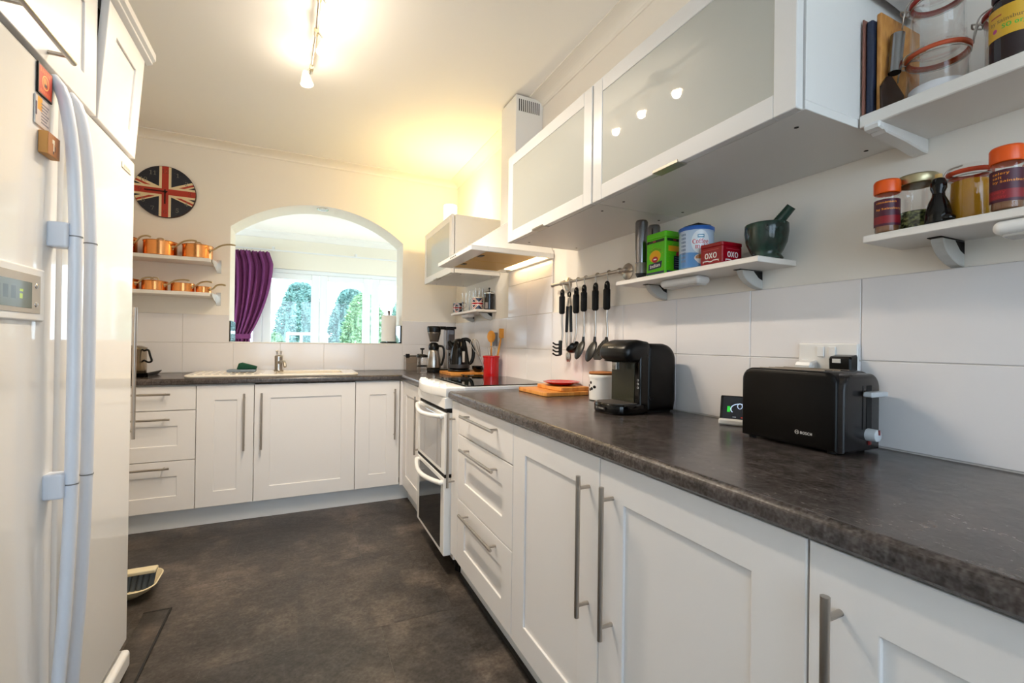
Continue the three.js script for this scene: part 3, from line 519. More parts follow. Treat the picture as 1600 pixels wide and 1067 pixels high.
// ---------- copper pan shelves on the back wall ----------
function panShelf(label, U) {
  const g = thing('wall_shelf', label, 'shelf', [-0.85, U - 0.024, 3.76]);
  part('board', box(-1.24, -0.562, U - 0.024, U, 3.667, BW - 0.001, 0.002), mat.shelf, g);
  for (const x of [-0.554, -1.1]) { const w = 0.002; part('bracket', join(box(x - 0.0, x + 0.028, U - 0.075, U + 0.02, BW - 0.004, BW - 0.001, 0.0005), profX([[BW - 0.003, U - 0.025], [BW - 0.003, U + 0.004], [3.69, U - 0.002], [3.69, U - 0.024], [3.72, U - 0.03], [BW - 0.003, U - 0.06]].reverse(), x - 0.002, x + 0.001)), mat.tin, g, 'steel angle bracket'); }
}
panShelf('upper white shelf of copper pans on the back wall', 1.7); panShelf('lower white shelf of copper pans on the back wall', 1.466);

// ================= FRIDGE AND TALL UNITS =================
{
  const f = thing('fridge_freezer', 'tall white side-by-side fridge freezer with bowed handles', 'fridge', [-0.9, 0, 1.53]);
  const F = -0.53, d0 = 1.08, d1 = 1.99, seam = 1.452, top = 1.76;
  part('cabinet', rbox(-1.23, F - 0.075, 0.02, top - 0.01, d0 + 0.004, d1 - 0.004, 0.006, 2), mat.fridge, f);
  const a = part('door', rbox(F - 0.07, F, 0.096, top, d0, seam - 0.003, 0.014, 4), mat.fridge, f, 'freezer door');
  const b = part('door', rbox(F - 0.07, F, 0.096, top, seam + 0.003, d1, 0.014, 4), mat.fridge, f, 'fridge door');
  part('kick_rail', rbox(F - 0.05, F + 0.012, 0.012, 0.075, d0 + 0.01, d1 - 0.01, 0.014, 4), mat.white, f);
  for (const x of [-1.15, -0.68]) for (const d of [d0 + 0.07, d1 - 0.07]) part('foot', cyl([x, 0, d], [x, 0.025, d], 0.02), mat.black, f);
  for (const [dr, d] of [[a, 1.412], [b, 1.497]]) {
    const pts = [[F - 0.004, 1.752, d], [F + 0.012, 1.73, d], [F + 0.03, 1.64, d], [F + 0.042, 1.45, d], [F + 0.044, 1.2, d], [F + 0.044, 0.95, d], [F + 0.042, 0.72, d], [F + 0.03, 0.4, d], [F + 0.012, 0.2, d], [F - 0.004, 0.17, d]];
    const c = new THREE.CatmullRomCurve3(pts.map(P3)), n = 60, fr = [];
    const g = new THREE.TubeGeometry(c, n, 0.013, 12); const h = part('handle', g, mat.fridgeHandle, dr, 'bowed pale grey-white handle');
    for (const u of [1.385, 0.8]) part('joint', lathe([[0.0137, -0.0015], [0.0137, 0.0015]], [F + 0.0435, u, d], 16), mat.grey, h);
    if (dr === a) for (const u of [1.385, 0.8]) part('bracket', rbox(F - 0.002, F + 0.036, u - 0.03, u + 0.03, d - 0.022, d + 0.014, 0.006, 2), mat.fridgeHandle, h);
  }
  const p = part('control_panel', rbox(F - 0.01, F + 0.006, 1.18, 1.297, 1.1, 1.374, 0.005, 2), mat.white, a);
  const lcd = canvasTex(256, 128, (g, w, h) => { g.fillStyle = '#6e7466'; g.fillRect(0, 0, w, h); g.fillStyle = '#b9d23c'; g.fillRect(196, 40, 16, 12); g.fillRect(196, 62, 14, 24); g.fillStyle = '#4d5347'; for (let i = 0; i < 5; i++) g.fillRect(20 + i * 34, 30, 22, 60); });
  part('bezel', box(F + 0.0055, F + 0.0072, 1.197, 1.28, 1.12, 1.351, 0.0005), M('#b7afa3', 0.4), p);
  part('display', new THREE.PlaneGeometry(0.2, 0.055).rotateY(Math.PI / 2).translate(F + 0.0076, 1.235, -1.215), M('#ffffff', 0.2, { map: lcd }), p, 'green-grey display');
  for (const u of [1.257, 1.217]) part('button', ball([F + 0.007, u, 1.333], 0.006, 0.5, 1, 1), mat.chrome, p);
  const badge = canvasTex(256, 64, (g, w, h) => { g.fillStyle = '#e4ddd2'; g.fillRect(0, 0, w, h); g.fillStyle = '#2a221c'; g.fillRect(0, 52, w, 10); g.fillRect(0, 0, 8, 50); g.fillStyle = '#8d8071'; for (let i = 0; i < 7; i++) g.fillRect(60 + i * 27, 12, 14, 32); });
  part('badge', new THREE.PlaneGeometry(0.085, 0.02).rotateY(Math.PI / 2).translate(F + 0.0008, 1.708, -1.898), M('#ffffff', 0.4, { map: badge }), b, 'small maker badge');
  // fridge magnets
  const mg1 = canvasTex(256, 256, (g, w, h) => { g.fillStyle = '#241815'; g.fillRect(0, 0, w, h); g.fillStyle = '#c5401c'; g.fillRect(12, 12, w - 24, h - 24); g.strokeStyle = '#e0b860'; g.lineWidth = 9; g.beginPath(); g.arc(128, 130, 56, 0, 6.3); g.stroke(); g.fillStyle = '#c98a34'; g.beginPath(); g.arc(118, 122, 34, 0, 6.3); g.fill(); g.fillStyle = '#3a2a18'; g.fillRect(110, 140, 46, 26); g.fillStyle = '#d9702a'; for (let i = 0; i < 6; i++) { g.fillRect(40 + i * 30, 30, 16, 32); g.fillRect(40 + i * 30, 204, 16, 26); } });
  const mg2 = canvasTex(256, 256, (g, w, h) => { g.fillStyle = '#cfc4c0'; g.fillRect(0, 0, w, h); g.fillStyle = '#e3a020'; g.fillRect(34, 0, 80, 120); g.fillStyle = '#4a3c5c'; g.fillRect(0, 60, 26, 120); g.fillStyle = '#7f7880'; for (let i = 0; i < 7; i++) g.fillRect(96, 40 + i * 28, 136 - (i % 3) * 18, 15); });
  const m3 = canvasTex(128, 128, (g, w, h) => { g.fillStyle = '#a86a34'; g.fillRect(0, 0, w, h); g.fillStyle = '#e6ddc9'; g.fillRect(46, 28, 24, 24); g.fillRect(56, 52, 12, 44); g.fillStyle = '#2a1c10'; g.fillRect(72, 62, 8, 34); g.fillRect(52, 96, 12, 18); });
  const mag = (label, u0, u1, e0, e1, t, tex, side) => { const g = thing('fridge_magnet', label, 'magnet', [F, u0, (e0 + e1) / 2]); part('block', box(F + 0.0008, F + t, u0, u1, e0, e1, 0.0006), side, g); part('print', new THREE.PlaneGeometry(e1 - e0 - 0.001, u1 - u0 - 0.001).rotateY(Math.PI / 2).translate(F + t + 0.0004, (u0 + u1) / 2, -(e0 + e1) / 2), M('#ffffff', 0.35, { map: tex }), g); };
  mag('square orange-red fridge magnet with a round emblem', 1.682, 1.75, 1.333, 1.396, 0.004, mg1, mat.blackMatte);
  mag('square fridge magnet with a yellow picture and grey lines', 1.612, 1.676, 1.326, 1.39, 0.003, mg2, mat.white);
  mag('small square wooden fridge magnet', 1.555, 1.604, 1.345, 1.4, 0.017, m3, mat.oak);
  // cupboards above the fridge
  const c1 = thing('wall_cabinet', 'white cupboard with bar handle above the freezer door', 'cabinet', [-0.9, 1.765, 1.36]);
  const hollow = (x0, x1, u0, u1, e0, e1, t = 0.018) => join(box(x0, x1, u0, u0 + t, e0, e1, 0.001), box(x0, x1, u1 - t, u1, e0, e1, 0.001), box(x0, x1, u0 + t, u1 - t, e0, e0 + t, 0.001), box(x0, x1, u0 + t, u1 - t, e1 - t, e1, 0.001), box(x0, x0 + 0.01, u0 + t, u1 - t, e0 + t, e1 - t, 0));
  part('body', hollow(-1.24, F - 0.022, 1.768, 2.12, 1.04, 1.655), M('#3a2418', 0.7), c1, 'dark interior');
  const dr1 = part('door', frontGeo(0.612, 0.348, false, 0.08).rotateY(Math.PI / 2).translate(F, 1.944, -1.3465), mat.lacquer, c1);
  part('handle', bar([-0.11, 0], [0.13, 0], 0.034).rotateY(Math.PI / 2).translate(F, 1.797, -1.285), mat.steel, dr1);
  const c2 = thing('wall_cabinet', 'narrow white cupboard with its door ajar above the fridge door', 'cabinet', [-0.9, 1.765, 1.83]);
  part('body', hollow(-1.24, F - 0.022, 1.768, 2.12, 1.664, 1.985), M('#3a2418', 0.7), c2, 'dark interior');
  part('door', frontGeo(0.318, 0.348, false, 0.07).translate(0, 0.174, 0).rotateX(0.066).rotateY(Math.PI / 2).translate(F, 1.77, -1.8245), mat.lacquer, c2);
  const pel = thing('pelmet', 'white pelmet moulding along the top of the cupboards above the fridge', 'moulding', [-0.55, 2.12, 1.5]);
  part('moulding', profD([[-1.24, 2.1205], [-0.51, 2.1205], [-0.494, 2.128], [-0.494, 2.136], [-0.484, 2.142], [-0.484, 2.165], [-1.24, 2.165]], 1.04, 2.02, 0.002), mat.lacquer, pel);
  // slim tall larder beyond the fridge
  const l = unit('larder_unit', 'slim white larder unit with long steel handle beyond the fridge', 'cabinet', 'L', 2.0, 2.17, 0.1, 1.755, 0.62, [{ u0: 0.1, u1: 1.75, plain: true, h: [[-0.005, 0.778], [-0.005, 1.26]] }], -0.582, { legs: true });
}
// dark mat and dustpan
{
  const m = thing('floor_mat', 'thin dark floor mat lying along the foot of the fridge', 'mat', [-0.52, 0, 1.7]);
  part('mat', muv(box(-0.575, -0.482, 0.0004, 0.004, 0.9, 2.35, 0.001)), M('#e6e2de', 0.38, { map: floorTex }), m);
  part('edge', join(box(-0.486, -0.478, 0.0004, 0.0055, 0.9, 2.354, 0.001), box(-0.575, -0.486, 0.0004, 0.0055, 2.346, 2.354, 0.001)), mat.seal, m);
  const p = thing('dustpan', 'cream dustpan on the floor beyond the fridge', 'dustpan', [-0.68, 0, 2.5]);
  const ring = (x0, x1, d0, d1, r, u) => rrect(x0, x1, d0, d1, r, 6).map(([x, d]) => [x, u, d]);
  const loops = [ring(-0.86, -0.63, 2.5, 2.63, 0.04, 0.001), ring(-0.87, -0.59, 2.455, 2.65, 0.06, 0.03), ring(-0.88, -0.563, 2.425, 2.665, 0.07, 0.06), ring(-0.876, -0.568, 2.43, 2.66, 0.068, 0.062), ring(-0.866, -0.594, 2.459, 2.646, 0.058, 0.032), ring(-0.857, -0.634, 2.504, 2.626, 0.038, 0.005)];
  const pos = []; const add = (...v) => v.forEach((q) => pos.push(q[0], q[1], -q[2]));
  for (let k = 0; k + 1 < loops.length; k++) for (let i = 0; i < loops[k].length; i++) { const j = (i + 1) % loops[k].length, A = loops[k][i], B = loops[k][j], C = loops[k + 1][j], D = loops[k + 1][i]; add(A, B, C, A, C, D); }
  for (const [k, u] of [[0, 0.001], [5, 0.005]]) for (let i = 0; i < loops[k].length; i++) { const j = (i + 1) % loops[k].length; add(loops[k][i], loops[k][j], [-0.745, u, 2.565]); }
  const pg = new THREE.BufferGeometry(); pg.setAttribute('position', new THREE.BufferAttribute(new Float32Array(pos), 3)); pg.computeVertexNormals();
  part('pan', pg, M('#d9cba8', 0.45, { side: THREE.DoubleSide }), p);
  const b = thing('hand_brush', 'cream hand brush with grey bristles resting in the dustpan', 'brush', [-0.7, 0.03, 2.52]);
  part('back', rbox(-0.87, -0.568, 0.105, 0.122, 2.49, 2.54, 0.006, 2), mat.dust, b);
  for (let i = 0; i < 14; i++) part('bristle_tuft', cyl([-0.86 + i * 0.0215, 0.107, 2.515], [-0.86 + i * 0.0205, 0.034, 2.512], 0.011, 0.0125, 8), mat.bristle, b);
}
// ================= COPPER PANS =================
function pan(label, x, d, U, r, h, lid, ang, hl) {
  const g = thing('copper_saucepan', label, 'saucepan', [x, U, d], 'copper pans on the back wall shelves');
  part('bowl', lathe([[0, 0.0006], [r * 0.96, 0.0006], [r, 0.006], [r, h - 0.002], [r + 0.003, h], [r + 0.002, h + 0.001], [r - 0.002, h - 0.001], [r - 0.002, 0.006], [0, 0.004]], [x, U, d], 40), mat.copper, g);
  const c = Math.cos(ang), s = Math.sin(ang), at = (t, u) => [x + c * t, U + u, d + s * t];
  const hd = part('handle', tube([at(r - 0.001, h * 0.68), at(r + 0.02, h * 0.72), at(r + hl * 0.45, h * 0.86 + 0.018), at(r + hl * 0.8, h * 0.92 + 0.02), at(r + hl, h * 0.9 + 0.016)], 0.0058, 20, 8), mat.brass, g, 'cast metal handle');
  part('rivet', join(ball(at(r + 0.002, h * 0.68), 0.011, 1, 1, 1, 10), ball(at(r + 0.001, h * 0.5), 0.006, 1, 1, 1, 8)), mat.brass, hd);
  if (lid) { const l = part('lid', lathe([[r + 0.004, h + 0.001], [r + 0.004, h + 0.004], [r * 0.7, h + 0.009], [0, h + 0.012]], [x, U, d], 40), mat.copper, g, 'copper lid'); part('knob', join(tube([[x - 0.022, U + h + 0.008, d], [x - 0.014, U + h + 0.026, d], [x + 0.014, U + h + 0.026, d], [x + 0.022, U + h + 0.008, d]], 0.0045, 14, 7)), mat.brass, l); }
  return g;
}
pan('largest copper pan on the upper shelf, half hidden by the fridge', -1.085, 3.765, 1.7, 0.098, 0.105, true, -0.5, 0.12);
pan('copper pan with lid on the upper shelf below the clock', -0.862, 3.765, 1.7, 0.092, 0.095, true, -0.55, 0.17);
pan('copper pan with lid at the arch end of the upper shelf', -0.652, 3.765, 1.7, 0.088, 0.09, true, -0.5, 0.18);
pan('copper pan on the lower shelf, half hidden by the fridge', -1.05, 3.765, 1.466, 0.076, 0.066, true, -0.5, 0.12);
pan('copper pan with lid on the lower shelf next to the fridge', -0.89, 3.765, 1.466, 0.07, 0.062, true, -0.5, 0.17);
pan('open copper pan in the middle of the lower shelf', -0.734, 3.765, 1.466, 0.067, 0.06, false, -0.5, 0.14);
pan('smallest copper pan at the arch end of the lower shelf', -0.615, 3.765, 1.466, 0.046, 0.045, false, -0.5, 0.11);
// ---------- wall clock ----------
{
  const t = canvasTex(512, 512, (g, w) => {
    const C = w / 2; g.save(); g.beginPath(); g.arc(C, C, C, 0, 6.3); g.clip(); g.fillStyle = '#171c2b'; g.fillRect(0, 0, w, w);
    const line = (x0, y0, x1, y1, lw, c) => { g.strokeStyle = c; g.lineWidth = lw; g.beginPath(); g.moveTo(x0, y0); g.lineTo(x1, y1); g.stroke(); };
    const cr = '#e6d3ac', rd = '#b2301c', q = 0.42;
    for (const s of [-1, 1]) { line(C - 400, C - 400 * q * s, C + 400, C + 400 * q * s, 54, cr); line(C - 400, C - 400 * q * s + 8, C + 400, C + 400 * q * s + 8 * -0 + 4, 18, rd); }
    line(0, C, w, C, 104, cr); line(C, 0, C, w, 100, cr); line(0, C, w, C, 60, rd); line(C, 0, C, w, 56, rd);
    g.fillStyle = '#8b8470'; g.font = '58px serif'; g.textAlign = 'center'; g.textBaseline = 'middle';
    for (let i = 1; i <= 12; i++) { const a = i * Math.PI / 6; g.fillStyle = i % 3 ? '#7d786a' : '#7c2c1e'; g.fillText(String(i), C + Math.sin(a) * 205, C - Math.cos(a) * 205); }
    g.globalAlpha = 0.35; for (let i = 0; i < 260; i++) { const a = hash(i, 1, 3) * 6.28, r = C * (0.75 + hash(i, 2, 3) * 0.25); g.fillStyle = i % 2 ? '#d8c49c' : '#5c1d16'; g.fillRect(C + Math.cos(a) * r, C + Math.sin(a) * r, 2 + hash(i, 4, 1) * 7, 2); } g.restore();
  });
  const x = -0.86, u = 2.163, r = 0.178, d = BW - 0.001, g = thing('wall_clock', 'round wall clock printed with a worn union flag', 'clock', [x, u - r, d]);
  part('case', lathe([[0, 0], [r, 0], [r, 0.016], [r - 0.003, 0.018], [0, 0.018]], [0, 0, 0], 64).rotateX(Math.PI / 2).translate(x, u, -d), M('#3a1d18', 0.6), g);
  part('face', new THREE.CircleGeometry(r - 0.003, 64).translate(x, u, -d + 0.0188), M('#ffffff', 0.45, { map: t }), g, 'union flag face with numerals');
  part('hour_hand', box(x - 0.004, x + 0.004, u - 0.085, u + 0.015, d - 0.024, d - 0.022, 0.0005), mat.black, g);
  part('minute_hand', box(x - 0.115, x + 0.015, u - 0.0035, u + 0.0035, d - 0.027, d - 0.025, 0.0005), mat.black, g);
  part('hub', lathe([[0, 0.011], [0.008, 0.01], [0.009, 0]], [0, 0, 0], 14).rotateX(Math.PI / 2).translate(x, u, -d + 0.018), mat.black, g);
}
// ---------- ceiling spotlight bar ----------
{
  const g = thing('spotlight_bar', 'brushed metal ceiling bar with four glowing glass spotlights', 'light', [0.05, 2.41, 2.06]);
  part('rod', tube([[0.03, 2.497, 2.5], [0.043, 2.5, 2.25], [0.05, 2.5, 2.0], [0.05, 2.5, 1.6]], 0.007, 30, 10), mat.tin, g);
  part('ceiling_mount', join(lathe([[0, -0.03], [0.045, -0.03], [0.05, -0.025], [0.05, -0.001]], [0.05, CEIL, 1.83], 30), cyl([0.05, 2.53, 1.83], [0.05, 2.5, 1.83], 0.01), cyl([0.04, CEIL, 2.36], [0.04, 2.5, 2.36], 0.006)), mat.brushed, g);
  const hot = M('#fff6e8', 0.3, { emissive: new THREE.Color('#fff0d8'), emissiveIntensity: 9 }), shade = M('#fff3e2', 0.25, { emissive: new THREE.Color('#ffe2bd'), emissiveIntensity: 0.75 });
  for (const [x, d, ax, dx, dd] of [[0.012, 2.445, 0.031, -0.016, -0.02], [0.074, 2.15, 0.045, 0.018, -0.01], [0.078, 1.925, 0.05, 0.018, -0.012], [0.06, 1.69, 0.05, 0.012, -0.012]]) {
    const j = part('joint', cyl([ax, 2.502, d + 0.03], [ax - dx * 0, 2.49, d - 0.02], 0.0105), mat.brass, g, 'brass joint');
    const h = part('spot_head', lathe([[0.0, 0.062], [0.011, 0.06], [0.017, 0.045], [0.024, 0.02], [0.03, -0.006], [0.0305, -0.008], [0.028, -0.006]], [0, 0, 0], 24).rotateZ(-dx * 9).rotateX(dd * 5).translate(x, 2.415, -d), shade, g, 'glowing glass spotlight head');
    part('bulb', ball([x + dx * -0.1, 2.413, d], 0.0155, 1, 0.8, 1, 14), hot, h, 'lit bulb');
    part('arm', tube([[ax, 2.492, d], [ax + (x - ax) * 0.5, 2.485, d - 0.005], [x + (x > ax ? -0.004 : 0.004), 2.475, d - 0.003]], 0.004, 12, 7), mat.tin, h);
    const tint = new THREE.Color().setRGB(1, 0.855, 0.68);
    const l = new THREE.PointLight(tint, LAMP.glow); l.name = 'spot_glow_light'; l.position.set(x - 0.05, 2.413 - 2.41, -(d - 2.06)); l.castShadow = true; l.shadow.radius = 1; g.add(l);
    const s = new THREE.SpotLight(tint, LAMP.spot, 0, 1.32, 1); s.name = 'spot_light'; s.position.set(x - 0.05, 2.398 - 2.41, -(d - 2.06)); s.target.position.set(x - 0.05 + dx * 9, -1.5, -(d - 2.06)); s.castShadow = true; s.shadow.radius = 1; g.add(s, s.target);
  }
}
// ---------- little lamp on the corner cupboard ----------
{
  const x = 1.0, d = 3.25, u = 2.005, g = thing('uplighter_lamp', 'small glowing frosted lamp on top of the corner cupboard', 'lamp', [x, u, d]);
  part('base', lathe([[0, 0.001], [0.05, 0.001], [0.05, 0.008], [0.035, 0.014], [0, 0.014]], [x, u, d], 28), mat.white, g);
  part('lamp_shade', lathe([[0.038, 0.012], [0.048, 0.02], [0.05, 0.15], [0.047, 0.162], [0.047, 0.16], [0.046, 0.02]], [x, u, d], 32), M('#fff4d8', 0.4, { emissive: new THREE.Color('#ffe9b8'), emissiveIntensity: 3.2 }), g, 'glowing frosted glass shade');
  const l = new THREE.PointLight(new THREE.Color().setRGB(1, 0.73, 0.3), LAMP.corner); l.name = 'lamp_light'; l.position.set(0, 0.1, 0); l.castShadow = true; l.shadow.radius = 1.5; g.add(l);
}
// ---------- paper towel on the arch sill ----------
{
  const x = 0.69, d = 3.985, u = 1.1335, g = thing('paper_towel_holder', 'upright kitchen roll on a holder standing on the arch sill', 'paper towel', [x, u, d]);
  part('base', lathe([[0, 0], [0.07, 0], [0.07, 0.008], [0.066, 0.012], [0, 0.012]], [x, u, d], 32), mat.darkGrey, g);
  part('paper_roll', lathe([[0.02, 0.014], [0.06, 0.014], [0.061, 0.02], [0.061, 0.232], [0.059, 0.238], [0.02, 0.238], [0.02, 0.014]], [x, u, d], 40), mat.paper, g);
  part('post', join(cyl([x, u + 0.01, d], [x, u + 0.262, d], 0.008), lathe([[0, 0.285], [0.01, 0.28], [0.013, 0.272], [0.008, 0.262], [0.012, 0.256], [0, 0.25]], [x, u, d], 16)), M('#5a3a24', 0.5), g);
}

// ================= THINGS ON THE FAR WORKTOP =================
const T = 0.9105;
{ // steel stock pot and tray beside the drawers
  const tr = thing('oven_tray', 'black oven tray on the worktop beside the fridge', 'tray', [-0.96, T, 3.6]);
  part('tray', join(box(-1.13, -0.85, T, T + 0.004, 3.42, 3.7, 0.001), profD([[-0.853, T + 0.001], [-0.83, T + 0.028], [-0.833, T + 0.03], [-0.857, T + 0.004]], 3.41, 3.71, 0.0005), profX([[3.423, T + 0.001], [3.427, T + 0.004], [3.405, T + 0.03], [3.401, T + 0.028]].reverse(), -1.13, -0.833, 0.0005)), mat.black, tr);
  const p = thing('stock_pot', 'steel stock pot with black side handle next to the fridge', 'pot', [-0.985, T + 0.004, 3.57]);
  part('bowl', lathe([[0, 0.001], [0.1, 0.001], [0.106, 0.008], [0.106, 0.165], [0.109, 0.168], [0.107, 0.169], [0.103, 0.165], [0.103, 0.01], [0, 0.006]], [-0.985, T + 0.004, 3.57], 40), M('#9d8d78', 0.25, { metalness: 1 }), p);
  part('lid', lathe([[0.108, 0.17], [0.108, 0.174], [0.08, 0.186], [0, 0.192]], [-0.985, T + 0.004, 3.57], 40), M('#9d8d78', 0.25, { metalness: 1 }), p);
  part('handle', tube([[-0.885, T + 0.16, 3.54], [-0.862, T + 0.165, 3.53], [-0.85, T + 0.13, 3.525], [-0.842, T + 0.095, 3.523], [-0.86, T + 0.088, 3.53], [-0.883, T + 0.1, 3.54]], 0.006, 24, 8), mat.black, p, 'black side handle');
}
{ // clear caddy
  const g = thing('storage_caddy', 'clear plastic caddy with dark lid clips in the far corner', 'container', [0.85, T, 3.755]);
  const x0 = 0.785, x1 = 0.905, d0 = 3.71, d1 = 3.8;
  part('tub', join(box(x0, x1, T, T + 0.003, d0, d1, 0), box(x0, x0 + 0.002, T, T + 0.118, d0, d1, 0), box(x1 - 0.002, x1, T, T + 0.118, d0, d1, 0), box(x0, x1, T, T + 0.118, d0, d0 + 0.002, 0), box(x0, x1, T, T + 0.118, d1 - 0.002, d1, 0)), M('#cfc3b4', 0.15, { transmission: 0.75, thickness: 0 }), g);
  part('contents', rbox(x0 + 0.006, x1 - 0.006, T + 0.004, T + 0.062, d0 + 0.006, d1 - 0.006, 0.005, 2), M('#4b3f37', 0.8), g, 'dark contents');
  part('lid', rbox(x0 - 0.002, x1 + 0.002, T + 0.118, T + 0.126, d0 - 0.002, d1 + 0.002, 0.003, 2), M('#2e2a28', 0.3), g);
  for (const x of [x0 + 0.012, x1 - 0.012]) part('clip', rbox(x - 0.016, x + 0.016, T + 0.108, T + 0.14, d0 - 0.008, d0 + 0.012, 0.004, 2), mat.black, g);
}
{ // cafetiere
  const x = 0.846, d = 3.42, g = thing('cafetiere', 'small glass cafetiere with black plunger in the far corner', 'cafetiere', [x, T, d]);
  part('beaker', lathe([[0, 0.001], [0.036, 0.001], [0.038, 0.005], [0.038, 0.125], [0.036, 0.125], [0.036, 0.006], [0, 0.004]], [x, T, d], 28), mat.thinGlass, g);
  part('lid', lathe([[0, 0.146], [0.02, 0.144], [0.042, 0.136], [0.043, 0.122], [0.04, 0.12], [0, 0.12]], [x, T, d], 28), mat.black, g);
  part('plunger', join(cyl([x, T + 0.14, d], [x, T + 0.178, d], 0.006), lathe([[0, 0.192], [0.016, 0.19], [0.018, 0.183], [0.012, 0.178], [0, 0.177]], [x, T, d], 18)), mat.black, g);
  part('frame', join(lathe([[0.0385, 0.05], [0.0395, 0.05], [0.0395, 0.06], [0.0385, 0.06]], [x, T, d], 28), tube([[x, T + 0.115, d + 0.038], [x, T + 0.11, d + 0.07], [x, T + 0.06, d + 0.072], [x, T + 0.05, d + 0.039]], 0.005, 20, 8)), mat.black, g);
}
{ // filter coffee machine with thermos jug
  const g = thing('filter_coffee_machine', 'black filter coffee machine with steel jug in the far corner', 'coffee machine', [1.03, T, 3.52]);
  part('base', rbox(0.93, 1.14, T, T + 0.028, 3.42, 3.62, 0.008, 2), mat.black, g);
  part('water_tank', rbox(1.055, 1.125, T + 0.175, T + 0.345, 3.475, 3.575, 0.012, 3), M('#3b3438', 0.08, { clearcoat: 1 }), g, 'smoky water tank');
  part('tower', rbox(1.06, 1.13, T + 0.02, T + 0.18, 3.48, 3.58, 0.008, 2), mat.steel, g, 'steel switch tower');
  for (let i = 0; i < 3; i++) part('switch', rbox(1.075, 1.1, T + 0.055 + i * 0.036, T + 0.08 + i * 0.036, 3.476, 3.484, 0.002, 1), mat.blackGloss, g);
  part('tank_lid', rbox(1.05, 1.132, T + 0.343, T + 0.362, 3.468, 3.582, 0.006, 2), mat.black, g);
  part('brew_arm', rbox(0.92, 1.06, T + 0.34, T + 0.365, 3.49, 3.56, 0.01, 2), mat.black, g);
  part('filter_holder', lathe([[0.03, 0.24], [0.034, 0.24], [0.05, 0.305], [0.052, 0.33], [0, 0.336]], [0.965, T, 3.52], 30), M('#6f675f', 0.25, { metalness: 0.7 }), g, 'tapered filter holder');
  part('filter_lid', lathe([[0.053, 0.318], [0.055, 0.352], [0.05, 0.364], [0, 0.366]], [0.963, T, 3.52], 30), mat.black, g);
  const j = part('jug', lathe([[0, 0.03], [0.055, 0.03], [0.058, 0.04], [0.055, 0.1], [0.043, 0.165], [0.04, 0.18], [0, 0.181]], [0.962, T, 3.52], 36), mat.steel, g, 'brushed steel thermos jug');
  part('lid', lathe([[0.041, 0.178], [0.043, 0.2], [0.036, 0.224], [0.02, 0.236], [0, 0.237]], [0.962, T, 3.52], 30), mat.black, j);
  part('handle', tube([[0.99, T + 0.21, 3.495], [1.022, T + 0.2, 3.47], [1.03, T + 0.13, 3.465], [1.015, T + 0.06, 3.475]], 0.009, 24, 10), mat.black, j, 'black jug handle');
}
{ // kettle on a board
  const b = thing('chopping_board', 'end-grain wooden board under the kettle', 'chopping board', [1.09, T, 3.22]);
  part('board', muv(rbox(0.965, 1.235, T, T + 0.022, 3.06, 3.36, 0.004, 2), 3), mat.bamboo, b);
  const gb = thing('glass_board', 'dark green glass board on small feet before the wooden board', 'board', [1.1, T, 2.97]);
  part('glass', rbox(1.03, 1.235, T + 0.008, T + 0.014, 2.9, 3.045, 0.002, 2), M('#12241a', 0.04), gb);
  for (const x of [1.045, 1.22]) for (const d of [2.915, 3.03]) part('foot', cyl([x, T, d], [x, T + 0.0085, d], 0.007), mat.blackMatte, gb);
  const K = T + 0.0225, x = 1.075, d = 3.22, k = thing('kettle', 'black jug kettle on its base on the wooden board', 'kettle', [x, K, d]);
  part('power_base', lathe([[0, 0], [0.082, 0], [0.084, 0.012], [0.07, 0.02], [0, 0.021]], [x, K, d], 36), mat.black, k);
  part('body', lathe([[0, 0.022], [0.076, 0.022], [0.078, 0.04], [0.073, 0.1], [0.062, 0.17], [0.052, 0.215], [0.04, 0.238], [0, 0.246]], [x, K, d], 40), mat.blackGloss, k);
  part('band', lathe([[0.0785, 0.026], [0.0795, 0.03], [0.0795, 0.05], [0.0785, 0.054]], [x, K, d], 36), mat.darkGrey, k);
  part('handle', tube([[x + 0.02, K + 0.236, d - 0.008], [x + 0.055, K + 0.238, d - 0.02], [x + 0.09, K + 0.2, d - 0.035], [x + 0.098, K + 0.13, d - 0.04], [x + 0.085, K + 0.07, d - 0.033], [x + 0.066, K + 0.055, d - 0.025]], 0.0135, 40, 10), mat.black, k, 'thick loop handle');
  part('water_gauge', rbox(x + 0.0, x + 0.018, K + 0.07, K + 0.15, d - 0.079, d - 0.066, 0.003, 1), M('#bdbbb6', 0.2), k, 'pale water gauge');
  part('spout', cyl([x - 0.05, K + 0.185, d + 0.006], [x - 0.078, K + 0.225, d + 0.012], 0.024, 0.012, 14), mat.blackGloss, k);
  const bw = thing('small_bowl', 'little black bowl on the wooden board beside the kettle', 'bowl', [1.185, T + 0.022, 3.11]);
  part('bowl', lathe([[0, 0.001], [0.026, 0.001], [0.043, 0.025], [0.046, 0.045], [0.043, 0.045], [0.04, 0.026], [0, 0.006]], [1.185, T + 0.022, 3.11], 30), mat.blackGloss, bw);
}
